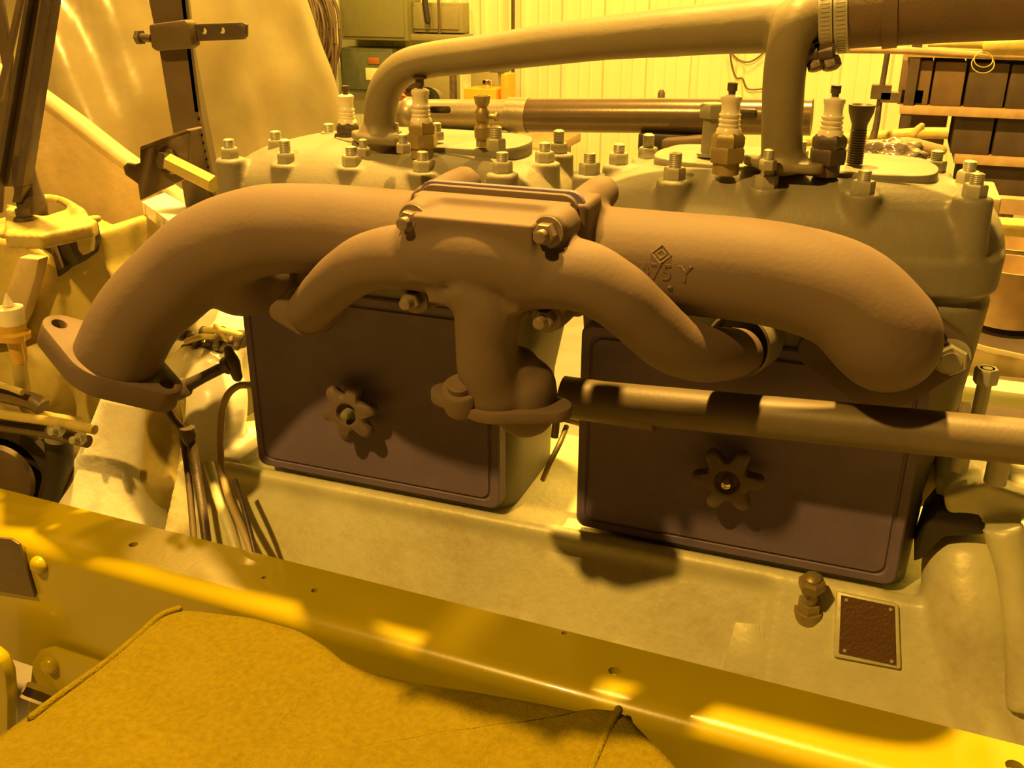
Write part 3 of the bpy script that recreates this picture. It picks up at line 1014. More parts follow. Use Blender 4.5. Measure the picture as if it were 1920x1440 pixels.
# clear bag behind right head
bm = B()
c = P(1665, 300, 0.42)
bmesh.ops.create_icosphere(bm, subdivisions=5, radius=1.0)
for v_ in bm.verts:
    p = v_.co.copy()
    n_ = 1 + 0.22 * noise.noise(p * 3.1) + 0.12 * abs(noise.noise(p * 8.0))
    v_.co = V((p.x * 0.050, p.y * 0.04, p.z * 0.026)) * n_ + c
tag(obj('plastic_bag', bm, M['bag'], ang=180), 'crumpled clear plastic bag behind the right cylinder head', 'bag')
bm = B()
box(bm, c + V((0.02, 0, -0.045)), (0.24, 0.12, 0.03))
for dx in (-0.08, 0.12):
    cyl(bm, c + V((dx, 0, -0.05)), (c.x + dx, c.y, 0), 0.012, n=12)
tag(obj('parts_tray', bm, M['dash'], bevel=0.004), 'shallow tan tray carrying the crumpled clear bag', 'tray')

# electrical cabinets on wall --------------------------------------------------
WY_ = WALL_Y - 0.05
def wallbox(name, label, px0, py0, px1, py1, m, d=0.18, cat='cabinet', lip=True, y=None):
    y = WALL_Y - 0.035 if y is None else y
    a, b = P(px0, py1, y - d), P(px1, py0, y - d)
    a.y = b.y = y - d
    t = thing(name, label, cat, V(((a.x + b.x) / 2, y, a.z)))
    bm = B()
    box(bm, ((a.x + b.x) / 2, y - d / 2, (a.z + b.z) / 2), (b.x - a.x, d, b.z - a.z))
    obj('cabinet_body', bm, m, t, bevel=0.008)
    if lip:
        bm = B()
        box(bm, ((a.x + b.x) / 2, y - d - 0.008, (a.z + b.z) / 2), (b.x - a.x - 0.05, 0.014, b.z - a.z - 0.05))
        obj('door', bm, m, t, bevel=0.004)
    return t
wallbox('electrical_cabinet', 'tall green wall cabinet nearest the coiled hose, upper one', 641, -60, 760, 74, M['green'], 0.25)
wallbox('electrical_cabinet', 'dark green wall cabinet under the tall green one', 641, 92, 735, 172, M['greend'], 0.22)
wallbox('electrical_cabinet', 'grey green wall cabinet with hanging hose, right of the tall green one', 764, 6, 866, 60, M['grey'], 0.14)
wallbox('electrical_cabinet', 'narrow grey green trough below the cabinet with hanging hose', 764, 66, 868, 76, M['grey'], 0.20, lip=False)
wallbox('electrical_cabinet', 'grey green lower cabinet behind the steel tube and left pipe bend', 744, 130, 850, 190, M['grey'], 0.12)
wallbox('warning_label', 'small red label on the dark green cabinet', 690, 108, 710, 120, M['red'], 0.006, 'label', lip=False, y=WALL_Y - 0.035 - 0.236)
wallbox('notice_card', 'pale yellow card under the red label beside the pipe bend', 686, 128, 712, 150, M['wall'], 0.006, 'card', lip=False, y=WALL_Y - 0.035 - 0.236)
# conduit on wall
bm = B()
c0 = P(961, 190, WALL_Y - 0.06)
cyl(bm, (c0.x, WALL_Y - 0.05, 0.2), (c0.x, WALL_Y - 0.05, 3.2), 0.014, n=14)
tag(obj('conduit', bm, M['tube_dark']), 'thin dark vertical conduit on the cream wall right of the cabinets', 'conduit')
bm = B()
c0 = P(826, 60, WALL_Y - 0.2)
cyl(bm, (c0.x, c0.y - 0.02, 1.0), (c0.x, c0.y - 0.02, 3.2), 0.010, n=14)
tag(obj('conduit', bm, M['bar']), 'thin brown cable hanging over the grey green cabinet', 'cable')
bm = B()
c0 = P(802, 40, WALL_Y - 0.25)
sweep(bm, [P(794, -30, WALL_Y - 0.25), P(797, 5, WALL_Y - 0.25), c0], [0.02, 0.022, 0.022], 14, 4, rnd=True)
tag(obj('hanging_handle', bm, M['black']), 'thick black hose end hanging in front of the grey green cabinet', 'hose')
# coil of cable
bm = B()
for k in range(22):
    cc = P(598, 45, 5.6) + V((random.uniform(-0.07, 0.07), random.uniform(-0.08, 0.08), random.uniform(-0.02, 0.06)))
    rx, rz_ = random.uniform(0.06, 0.15), random.uniform(0.22, 0.30) + (0.1 if k % 6 == 0 else 0)
    pts = [cc + V((rx * cos(2 * pi * j / 16), random.uniform(-0.01, 0.01), rz_ * sin(2 * pi * j / 16) - (rz_ - 0.22))) for j in range(17)]
    sweep(bm, pts, 0.012, 6, 2)
tag(obj('coiled_hose', bm, M['bar']), 'thick coil of brown cable hanging on the wall between sheeted cab and green cabinets', 'cable coil')
# hanging thin wire loops at wall
bm = B()
wy = WALL_Y - 0.03
sweep(bm, [P(a, b, wy) for a, b in ((1368, 90), (1372, 120), (1380, 145), (1392, 147), (1400, 165), (1415, 168), (1440, 165))], 0.006, 8, 4)
sweep(bm, [P(a, b, wy) for a, b in ((1368, 95), (1385, 112), (1405, 116), (1425, 105), (1436, 92))], 0.006, 8, 4)
tag(obj('looped_wire', bm, M['bar']), 'thin brown wire looping on the wall left of the right pipe leg', 'wire')

# workbench with small items under/left of pipe (far) ----------------------------
by = 5.2
tp0, tp1 = P(690, 285, by), P(1010, 285, by)
wb = thing('workbench', 'low workbench against the wall seen below the steel tube', 'workbench', ((tp0.x + tp1.x) / 2, by, 0))
ztop = P(850, 262, by).z
bm = B()
box(bm, ((tp0.x + tp1.x) / 2, by + 0.25, ztop - 0.03), (1.5, 0.7, 0.06))
obj('bench_top', bm, M['shelf'], wb, bevel=0.006)
for sx in (-0.65, 0.65):
    for dy in (-0.02, 0.52):
        bm = B()
        box(bm, ((tp0.x + tp1.x) / 2 + sx, by + dy, (ztop - 0.06) / 2), (0.08, 0.08, ztop - 0.06))
        obj('leg', bm, M['shelf'], wb)
def onbench(name, label, cat, px, py0, py1, wpx, m, dep=0.2, round_=False, back=0.0, zb=None):
    a = P(px, py1, by + 0.05)
    s = (P(px + 1, py1, by + 0.05) - a).x
    ztop_ = ztop if zb is None else zb
    h = P(px, py0, by + 0.05).z - ztop_
    bm = B()
    if round_:
        lathe(bm, (a.x, by + 0.1 + back, ztop_), (0, 0, 1), [(wpx * s / 2, 0), (wpx * s / 2, h * 0.9), (wpx * s / 2 * 0.8, h)], 20)
    else:
        box(bm, (a.x, by + 0.1 + back, ztop_ + h / 2), (wpx * s, dep, h))
    return tag(obj(name, bm, m, bevel=0.004), label, cat)
onbench('orange_carton', 'orange carton on the workbench right of the priming cup', 'box', 905, 166, 190, 60, M['orange'])
onbench('upright_board', 'narrow orange upright board beside the orange carton', 'board', 948, 139, 190, 12, M['orange'], 0.16)
onbench('file_box', 'pale green file box behind the orange carton', 'box', 888, 140, 190, 52, M['grey'], 0.12, back=0.2)
onbench('glass_jar', 'shiny jar on top of the orange carton', 'jar', 908, 150, 168, 17, M['chrome'], round_=True, zb=P(905, 166, by + 0.05).z)
onbench('green_cloth', 'dark green bundle lying on top of the file box', 'bundle', 912, 128, 140, 30, M['greend'], 0.12, back=0.2, zb=P(888, 140, by + 0.05).z)
onbench('leaning_board', 'tall narrow dark board leaning between cabinets and file box', 'board', 845, 135, 190, 9, M['dark'], 0.05)
onbench('tool_cup', 'dark cup standing on workbench below the slotted tube', 'cup', 883, 240, 262, 20, M['black'], round_=True)
onbench('paint_can', 'pale can on workbench below the slotted tube', 'can', 848, 235, 262, 30, M['grey'], round_=True)

# dome-topped thing behind tube near px 1255
bm = B()
c = P(1258, 196, 4.0)
lathe(bm, (c.x, c.y, c.z - 0.9), (0, 0, 1), [(0.07, 0), (0.07, 0.87), (0.055, 0.90), (0.02, 0.925)], 24)
lathe(bm, P(1240, 180, 4.0), (0, 0, 1), [(0.018, -0.04), (0.018, 0.015), (0.010, 0.03)], 14)
tag(obj('gas_cylinder', bm, M['bar']), 'brown rounded top of a cylinder behind the steel tube', 'cylinder')

# shelf unit ---------------------------------------------------------------
SY = 3.6
def sx_(px, y=SY):
    return P(px, 200, y)
su = thing('shelf_unit', 'dark storage shelves stacked with crates at the right behind the engine', 'shelf', (P(1850, 300, SY).x, SY, 0))
xl = P(1688, 200, SY).x
xr = xl + 2.2
zs_ = [P(1700, 205, SY).z, P(1700, 292, SY).z, P(1800, 380, SY).z, P(1700, 98, SY).z]
for k, z in enumerate(zs_):
    bm = B()
    xa = xl if k != 1 else P(1790, 292, SY).x
    box(bm, ((xa + xr) / 2, SY + 0.25, z), (xr - xa, 0.55, 0.035))
    obj('shelf_board', bm, M['shelf'], su, bevel=0.003)
for xx in (xl + 0.03, (xl + xr) / 2, xr):
    for dy in (0.0, 0.5):
        bm = B()
        box(bm, (xx, SY + dy, zs_[3] / 2 + 0.05), (0.04, 0.04, zs_[3] + 0.1))
        obj('shelf_post', bm, M['boxd'], su)
def crate(px0, px1, py0, zb, m, lab, name='storage_crate', dep=0.35, grp=None, cat='crate'):
    a, b = P(px0, 200, SY + 0.02).x, P(px1, 200, SY + 0.02).x
    h = P((px0 + px1) / 2, py0, SY + 0.02).z - zb
    bm = B()
    box(bm, ((a + b) / 2, SY + 0.02 + dep / 2, zb + h / 2), (b - a, dep, h))
    return tag(obj(name, bm, m, bevel=0.006), lab, cat, grp)
z1, z2, z3 = zs_[0] + 0.0175, zs_[1] + 0.0175, zs_[2] + 0.0175
crate(1680, 1738, 112, z1, M['box'], 'brown crate at left end of upper shelf')
crate(1742, 1800, 116, z1, M['box'], 'brown crate second from left on upper shelf')
crate(1806, 1880, 118, z1, M['boxd'], 'dark crate below the wire ring on upper shelf')
crate(1884, 1960, 122, z1, M['boxd'], 'dark crate at right end of upper shelf')
crate(1796, 1870, 212, z2, M['boxd'], 'black crate left on the middle shelf')
crate(1876, 1960, 212, z2, M['boxd'], 'black crate right on the middle shelf')
crate(1820, 1960, 304, z3, M['boxd'], 'wide black crate on the lower shelf')
crate(1684, 1730, 166, z1, M['grey'], 'small grey box at the left front edge of upper shelf', 'small_box', 0.02, cat='box')
# lower-left crate hanging behind below the upper shelf
bm = B()
a, b = P(1690, 260, SY + 0.1), P(1780, 208, SY + 0.1)
box(bm, ((a.x + b.x) / 2, SY + 0.3, (a.z + b.z) / 2 - 0.15), (b.x - a.x, 0.35, b.z - a.z + 0.3))
tag(obj('storage_crate', bm, M['box'], bevel=0.006), 'brown crate just below the upper shelf', 'crate')
# pale lengths of pipe by the shelves
bm = B()
sweep(bm, [P(1500, 265, 3.2), P(1610, 258, 3.2), P(1720, 250, 3.2), P(1778, 250, 3.2)], 0.022, 18, 3)
sweep(bm, [P(1712, 252, 3.19), P(1722, 242, 3.19), P(1728, 236, 3.19)], [0.018, 0.015, 0.012], 14, 3, rnd=True)
cyl(bm, P(1610, 262, 3.2), (P(1610, 262, 3.2).x, 3.2, 0), 0.018, n=12)
tag(obj('pale_pipe', bm, M['yellowcast']), 'pale yellow pipe with a tee in front of the shelves', 'pipe')
bm = B()
sweep(bm, [P(1640, 275, 3.1), P(1700, 270, 3.1), P(1765, 282, 3.1)], [0.018, 0.026, 0.02], 18, 4, rnd=True)
cyl(bm, P(1700, 272, 3.1), (P(1700, 272, 3.1).x, 3.1, 0), 0.015, n=12)
tag(obj('bent_pipe', bm, M['shelf']), 'short tan pipe just above the clear bag', 'pipe')
# slim diagonal pole with clamp and wire by shelves
bm = B()
sweep(bm, [P(1664, 100, 3.0), P(1650, 185, 3.0), P(1642, 240, 3.0), P(1624, 300, 3.0)], [0.010, 0.010, 0.012, 0.02], 12, 3)
box(bm, P(1652, 172, 3.0), (0.07, 0.05, 0.05))
box(bm, P(1668, 182, 3.0), (0.06, 0.05, 0.035))
cyl(bm, P(1624, 300, 3.0), (P(1624, 300, 3.0).x, 3.0, 0), 0.02, n=12)
tag(obj('clamp_stand', bm, M['dark']), 'thin upright pole with dark clamp left of the shelves', 'stand')
# horizontal pole and hand tool above shelves
bm = B()
sweep(bm, [P(1585, 93, 2.4), P(1700, 95, 2.4), P(1830, 103, 2.4), P(1990, 108, 2.4)], 0.011, 12, 3)
tag(obj('long_pole', bm, M['shelf']), 'thin tan pole running level under the rubber hose', 'pole')
bm = B()
sweep(bm, [P(1740, 84, 2.3), P(1820, 82, 2.3), P(1850, 85, 2.3)], [0.006, 0.014, 0.012], 14, 3)
sweep(bm, [P(1842, 90, 2.3), P(1870, 86, 2.3), P(1990, 82, 2.3)], [0.016, 0.026, 0.036], 18, 3)
tag(obj('tapered_rod', bm, M['yellowcast']), 'pale tapered rod under the hose at right edge', 'rod')
bm = B()
for r, c in ((0.027, P(1844, 112, 2.25)), (0.033, P(1843, 120, 2.25))):
    pts = [c + RGT * r * cos(2 * pi * j / 20) + UPV * r * 0.8 * sin(2 * pi * j / 20) for j in range(21)]
    sweep(bm, pts, 0.0016, 8, 2)
tag(obj('wire_ring', bm, M['yellowcast']), 'two thin wire rings hanging in front of the upper shelf', 'ring')
# table and tins at right edge
bm = B()
sy2 = 1.5
c = P(1905, 500, sy2)
bk = thing('round_tin', 'open round tan tin at the right edge beside the right cylinder block', 'tin', c - V((0, 0, 0.1)))
lathe(bm, c - V((0, 0, 0.13)), (0, 0, 1), [(0.085, 0), (0.09, 0.13), (0.094, 0.135), (0.088, 0.135), (0.083, 0.01)], 36)
obj('tin_body', bm, M['shelf'], bk)
bm = B()
lathe(bm, P(1900, 458, sy2 + 0.25) - V((0, 0, 0.1)), (0, 0, 1), [(0.085, 0), (0.085, 0.1), (0.089, 0.105), (0.082, 0.105), (0.079, 0.01)], 36)
tag(obj('round_tin', bm, M['shelf']), 'second round tin just behind the open tin at the right edge', 'tin')
bm = B()
box(bm, P(1900, 385, 2.2) + V((0.15, 0, 0)), (0.7, 0.05, 0.045))
for px in (1880, 1892):
    p = P(px, 395, 2.2)
    q = P(px - 12, 455, 2.2)
    sweep(bm, [p, q], 0.009 if px < 1885 else 0.014, 8, 1)
tag(obj('tan_rack', bm, M['shelf']), 'tan rack bar with thin legs above the round tins', 'rack')
# side bench (dark) with pale beams lower right
bm = B()
box(bm, (1.15, 1.35, 0.33), (1.1, 1.7, 0.66))
tag(obj('dark_bench', bm, M['boxd'], bevel=0.01), 'dark low bench behind the engine at right', 'bench')
bm = B()
yb2 = 0.55
a, b = P(1805, 716, yb2), P(1990, 738, yb2)
box(bm, ((a.x + b.x) / 2, yb2, a.z - 0.01), ((b.x - a.x) * 1.0, 0.05, 0.026))
tag(obj('pale_beam', bm, M['wall'], bevel=0.002), 'bright pale beam behind the upright bolts at right', 'beam')
bm = B()
prism(bm, [P(x_, y_, yb2 + 0.05) for x_, y_ in ((1818, 650), (1850, 660), (1990, 690), (1990, 716), (1812, 700))], (0, 0.03, 0))
tag(obj('sheet_bracket', bm, M['dash'], bevel=0.002), 'grey folded sheet above the pale beam at right', 'bracket')

# upright bolts and gear-case end at the right -------------------------------------
gc = thing('timing_case', 'pale yellow cast bracket with tall bolts at the right end of the engine', 'casting', P(1840, 960, 0.02))
bm = B()
gy = 0.03
q = [P(a, b, gy) for a, b in ((1752, 900), (1800, 880), (1900, 870), (1990, 880), (1990, 985), (1900, 972), (1760, 968))]
prism(bm, q, (0, 0.12, 0))
q = [P(a, b, gy - 0.035) for a, b in ((1768, 930), (1850, 905), (1905, 925), (1990, 945), (1990, 985), (1895, 975), (1775, 965))]
prism(bm, q, (0, 0.08, 0))
sweep(bm, [P(1880, 985, -0.02), P(1900, 1080, -0.03), P(1915, 1200, -0.05), P(1920, 1330, -0.07)], [0.02, 0.016, 0.016, 0.018], 16, 4)
obj('cast_bracket', bm, M['alu'], gc, cast=(0.004, 4))
for px, pt, pb, yy, r in ((1852, 690, 835, 0.03, 0.0095), (1812, 800, 880, 0.02, 0.013), (1888, 800, 905, -0.01, 0.0145)):
    top, bot = P(px, pt, yy), P(px - (pb - pt) * 0.17, pb, yy)
    bot = V((top.x, top.y, bot.z))
    bm = B()
    cyl(bm, bot, top, r * 0.75, n=20)
    lathe(bm, top, (0, 0, 1), [(r * 1.25, -0.016), (r * 1.3, -0.003), (r * 1.1, 0.0), (r * 0.55, 0.0), (r * 0.5, -0.004)], 6, 0.2)
    obj('tall_bolt', bm, M['nut'], gc)
bm = B()
box(bm, P(1765, 790, 0.12) + V((0, 0, -0.02)), (0.028, 0.05, 0.16))
obj('side_strut', bm, M['dash'], gc, bevel=0.003)
bm = B()
q = [P(a, b, -0.005) for a, b in ((1735, 985), (1760, 955), (1850, 962), (1868, 985), (1850, 1004), (1770, 1008), (1728, 1050), (1712, 1056))]
prism(bm, q, (0, 0.06, 0))
obj('gap_shade_block', bm, M['black'], gc, bevel=0.004)  # black block added as the shade in the gap below the bracket
# little drain cock between the blocks
bm = B()
cyl(bm, P(1056, 779, 0.06), P(1095, 790, 0.06), 0.0075, n=18)
lathe(bm, P(1046, 770, 0.058), (1, 0, -0.1), [(0.010, -0.004), (0.012, 0.002), (0.012, 0.008), (0.008, 0.011)], 6)
cyl(bm, P(1044, 778, 0.058), P(1040, 820, 0.055), 0.005, n=12)
obj('drain_cock', bm, M['brass'], eng)
bm = B()
sweep(bm, [P(1062, 800, 0.06), P(1050, 830, 0.03), P(1030, 870, 0.01), P(1018, 900, 0.01)], 0.0035, 10, 4)
obj('drain_pipe', bm, M['brass'], eng)

# =================================================================== LEFT SIDE
# sheeted cab / cowl behind
def cowl():
    bm = B()
    cx, cy = -2.15, 1.10
    n, m = 220, 60
    rings = []
    for i in range(m + 1):
        z = 0.35 + i / m * 1.75
        r = 0.528 + (1.383 - max(z, 1.0)) * 0.33 - max(0, z - 1.7) ** 2 * 1.0
        ring = []
        for j in range(n):
            a = 2 * pi * j / n
            fold = 0.007 * sin(a * 21 + z * 5.0 + 2.5 * sin(z * 3 + a * 5)) * max(0, cos(a + 0.45)) ** 2
            fold += 0.03 * noise.noise(V((cos(a) * 2.2, sin(a) * 2.2, z * 1.6))) + 0.012 * noise.noise(V((cos(a) * 9, sin(a) * 9, z * 7)))
            rr = r + fold
            ring.append(V((cx + (rr + 0.6) * math.copysign(abs(cos(a)) ** 0.8, cos(a)), cy + 0.95 * rr * math.copysign(abs(sin(a)) ** 0.8, sin(a)), z)))
        rings.append(ring)
    loft(bm, rings)
    for zz in (0.0,):
        lathe(bm, (cx, cy, 0), (0, 0, 1), [(0.9, 0), (0.9, 0.5)], 40)
    return tag(obj('sheeted_cab', bm, M['tarp'], ang=180), 'big rounded cab draped in shiny translucent plastic sheet at upper left', 'cab')
cowl()
# sloping dash panel with rounded bright top edge
ty = 0.24
bm = B()
q = [P(a, b, ty) for a, b in ((-140, 60), (55, 168), (130, 222), (210, 285), (300, 350), (400, 424), (395, 640), (300, 900), (-140, 900))]
prism(bm, q, (0, 0.035, 0))
tb_ = [P(a, b, ty + 0.012) for a, b in ((-140, 60), (55, 168), (130, 222), (210, 285), (300, 350), (420, 440))]
sweep(bm, tb_, 0.014, 16, 4)
tbo = tag(obj('toe_board', bm, M['dash'], bevel=0.004), 'tan sloping toe board with rounded bright top edge behind the left manifold end', 'panel')
bm = B()
q = [Z(a, b, 1.13) for a, b in ((266, 378), (308, 361), (440, 436), (395, 470))]
prism(bm, q, (0, 0, -0.02))
obj('ledge', bm, M['alu_bright'], tbo)

# upright bar with clamp and slotted strap
ub = thing('upright_bar', 'brown upright angle bar with clamp collar in front of the sheeted cab', 'bar', P(400, 350, 0.17) * 1)
by_ = 0.17
bm = B()
lf = [(270, -60), (279, 0), (300, 100), (318, 210), (334, 300), (350, 400)]
rt = [(335, -60), (347, 0), (358, 100), (372, 210), (395, 330), (405, 400)]
for A_, B_, y0, th in ((lf, rt, by_, 0.006),):
    for i in range(len(A_) - 1):
        q = [P(*A_[i], y0), P(*A_[i + 1], y0), P(*B_[i + 1], y0), P(*B_[i], y0)]
        prism(bm, q, (0, th, 0))
rt2 = [(347, -60), (356, 0), (368, 100), (386, 200), (410, 320), (425, 400)]
for i in range(len(rt) - 1):
    q = [P(*rt[i], by_), P(*rt[i + 1], by_), P(*rt2[i + 1], by_ + 0.035), P(*rt2[i], by_ + 0.035)]
    prism(bm, q, (-0.006, 0, 0))
obj('angle_bar', bm, M['bar'], ub)
bm = B()
q = [P(a, b, by_ - 0.016) for a, b in ((278, 46), (345, 37), (352, 42), (360, 86), (350, 92), (292, 96), (283, 90))]
prism(bm, q, (0, 0.02, 0))
obj('clamp_collar', bm, M['bar'], ub, bevel=0.003)
bm = B()
cyl(bm, P(285, 72, by_ - 0.008), P(262, 70, by_ - 0.008), 0.0055, n=16)
lathe(bm, P(266, 70, by_ - 0.008), (-1, 0, 0), [(0.010, 0), (0.010, 0.007), (0.008, 0.008)], 6)
obj('clamp_bolt', bm, M['dark'], ub)
bm = B()
q = [P(a, b, by_ - 0.002) for a, b in ((352, 46), (455, 42), (461, 46), (461, 68), (456, 74), (357, 78))]
prism(bm, q, (0, 0.006, 0))
hole = B()
for px, py in ((384, 58), (418, 57)):
    c = P(px, py, by_)
    cyl(hole, c + V((0, -0.03, 0)), c + V((0, 0.03, 0)), 0.0042, n=16)
ho = bpy.data.objects.new('cut', mesh_from(hole, 'h'))
COL.objects.link(ho)
obj('slotted_strap', bm, M['dark'], ub, mods=[('BOOLEAN', dict(operation='DIFFERENCE', object=ho, solver='EXACT'))], bevel=0.001)
bpy.data.objects.remove(ho)
# notched plate on hex rod
npt = thing('notched_plate', 'brown notched steel plate fixed on a short hexagonal rod left of the cylinder block', 'plate', P(300, 330, 0.08))
bm = B()
q = [P(a, b, 0.08) for a, b in ((262, 277), (349, 243), (355, 250), (350, 335), (262, 376), (258, 345), (234, 328), (230, 312), (238, 305), (252, 308), (262, 305))]
prism(bm, q, (0, 0.006, 0))
q = [P(a, b, 0.078) for a, b in ((262, 275), (350, 242), (354, 246), (265, 281))]
prism(bm, q, (0, 0.03, 0))
obj('plate', bm, M['bar'], npt, bevel=0.0015)
bm = B()
c0, c1 = P(318, 304, 0.07), P(402, 346, 0.06)
u, v, a = frame(c1 - c0)
lathe(bm, c0, c1 - c0, [(0.012, 0), (0.012, (c1 - c0).length)], 6, 0.5)
obj('hex_rod', bm, M['yellowcast'], npt)
bm = B()
lathe(bm, P(316, 302, 0.078), (-0.3, -1, 0.2), [(0.019, -0.004), (0.019, 0.004), (0.012, 0.005), (0.012, 0.012)], 6)
obj('lock_nut', bm, M['dark'], npt)

# steering column / levers at far left
def bar_px(name, lab, pts, rad, y, m, cat='rod', y1=None, flat=1.0):
    bm = B()
    n_ = len(pts)
    pp = [P(a, b, y + ((y1 - y) * i / (n_ - 1) if y1 is not None else 0)) for i, (a, b) in enumerate(pts)]
    sweep(bm, pp, rad, 16, 3, flat=flat)
    return bm
cl_ = thing('lever_frame', 'dark steel channel post with outer strips leaning at the upper left edge', 'post', P(30, 380, -0.06))
def strip(name, A_, B_, y, th, m):
    bm = B()
    for i in range(len(A_) - 1):
        prism(bm, [P(*A_[i], y), P(*A_[i + 1], y), P(*B_[i + 1], y), P(*B_[i], y)], (0, th, 0))
    return obj(name, bm, m, cl_, bevel=0.0008)
strip('channel_web', [(62, -60), (52, 0), (-6, 350)], [(84, -60), (78, 0), (28, 350)], -0.060, 0.012, M['bar'])
strip('channel_edge', [(84, -60), (78, 0), (28, 350), (22, 380)], [(104, -60), (96, 0), (43, 350), (38, 380)], -0.070, 0.016, M['dark'])
strip('channel_edge', [(50, -60), (46, 0), (-14, 350)], [(62, -60), (54, 0), (-4, 350)], -0.070, 0.016, M['dark'])
strip('thin_strip', [(34, -40), (30, 0), (-10, 190)], [(44, -40), (40, 0), (0, 190)], -0.03, 0.006, M['bar'])
strip('outer_strip', [(-30, -40), (-20, 0), (5, 130), (-20, 400)], [(-4, -40), (3, 0), (20, 110), (0, 400)], -0.01, 0.006, M['bar'])
bm = B()
sweep(bm, [P(40, 290, -0.05), P(48, 340, -0.05), P(60, 385, -0.05), P(64, 420, -0.05)], [0.012, 0.015, 0.018, 0.018], 16, 3)
obj('post_foot', bm, M['dark'], cl_)
# cast bracket with ring below post
fx = thing('forked_bracket', 'yellow cast forked bracket with open ring and square bolt at the left edge', 'bracket', P(90, 450, -0.06))
fy = -0.07
bm = B()
zc = P(100, 410, fy).z
ringc = Z(92, 402, zc)
pts = [Z(a, b, zc) for a, b in ((40, 400), (62, 378), (90, 372), (118, 378), (140, 392), (150, 402))]
sweep(bm, pts, [0.008, 0.006, 0.006, 0.006, 0.007, 0.009], 14, 4, rnd=True)
q = [Z(a, b, zc) for a, b in ((10, 380), (45, 388), (60, 398), (82, 404), (128, 390), (150, 392), (182, 412), (172, 420), (75, 440), (8, 438))]
prism(bm, q, (0, 0, -0.018))
pts = [Z(a, b, zc - 0.016) for a, b in ((5, 440), (50, 440), (82, 440), (120, 430), (170, 412), (183, 410))]
sweep(bm, pts, 0.0055, 12, 4, rnd=True)
obj('fork_body', bm, M['yellowcast'], fx, cast=(0.0026, 3))
bm = B()
c = Z(45, 410, zc + 0.002)
lathe(bm, c - V((0, 0, 0.002)), (0, 0, 1), [(0.013, -0.014), (0.013, 0.0), (0.0115, 0.004)], 20)
box(bm, c + V((0, 0, 0.007)), (0.012, 0.012, 0.012))
obj('square_bolt', bm, M['dark'], fx)

# gear housing below with dark window
gh = thing('gearbox_housing', 'large yellowed gearbox casting with dark oval window at the lower left', 'gearbox', P(120, 900, 0.1) * 1)
bm = B()
gy = 0.06
q = [P(a, b, gy) for a, b in ((78, 470), (150, 440), (188, 432), (200, 500), (235, 560), (262, 640), (290, 760), (300, 930), (60, 930), (20, 800), (28, 650))]
prism(bm, q, (0, 0.16, 0))
q = [P(a, b, gy - 0.02) for a, b in ((-120, 440), (40, 452), (92, 480), (110, 560), (120, 700), (60, 780), (-120, 780))]
prism(bm, q, (0, 0.16, 0))
lathe(bm, P(60, 700, gy - 0.01), (0, -1, 0.2), [(0.075, -0.04), (0.07, 0.02), (0.05, 0.035)], 30)
obj('casting_shell', bm, M['yellowcast'], gh, cast=(0.006, 4))
bm = B()
q = [P(a, b, gy - 0.012) for a, b in ((74, 440), (100, 436), (172, 418), (179, 452), (172, 476), (150, 492), (125, 504), (108, 520), (86, 496))]
prism(bm, q, (0, 0.012, 0))
w_ = obj('window_shade_plate', bm, M['black'], gh, bevel=0.001)  # flat black plate painted as the shade inside the opening
bm = B()
sweep(bm, [P(94, 438, gy - 0.018), P(104, 470, gy - 0.018), P(118, 502, gy - 0.018)], 0.0045, 10, 4)
obj('inner_rib', bm, M['bar'], gh)
bm = B()
q = [P(a, b, gy - 0.022) for a, b in ((140, 426), (164, 422), (170, 455), (168, 472), (155, 479), (146, 468))]
prism(bm, q, (0, 0.010, 0))
obj('inner_tab', bm, M['yellowcast'], gh, bevel=0.001)
bm = B()
q = [P(a, b, gy - 0.05) for a, b in ((35, 482), (72, 486), (66, 520), (45, 590), (22, 640), (-60, 660), (-60, 600), (0, 580))]
prism(bm, q, (0, 0.02, 0))
tag(obj('brown_stay', bm, M['dash'], bevel=0.003), 'brown slanting flat stay under the forked bracket at left edge', 'stay')
# white capped cup
cp = thing('oil_cup', 'white topped amber oil cup with pointed lid at the left edge', 'oil cup', P(28, 640, -0.06))
c = P(30, 640, -0.06)
bm = B()
lathe(bm, c, (0, 0, 1), [(0.010, -0.03), (0.012, 0.0), (0.020, 0.004), (0.021, 0.012), (0.0165, 0.016), (0.0175, 0.040), (0.0180, 0.044)], 28)
obj('cup_bowl', bm, M['amber'], cp)
bm = B()
lathe(bm, c, (0, 0, 1), [(0.0170, 0.026), (0.0185, 0.046), (0.0178, 0.049), (0.006, 0.050), (0.0075, 0.052), (0.001, 0.068)], 28)
obj('cup_lid', bm, M['white'], cp)
bm = B()
sweep(bm, [c + V((0, 0, -0.02)), c + V((-0.005, 0.0, -0.06)), c + V((-0.02, 0.02, -0.12)), c + V((0.0, 0.08, -0.16))], 0.010, 12, 4)
obj('cup_stem', bm, M['yellowcast'], cp)

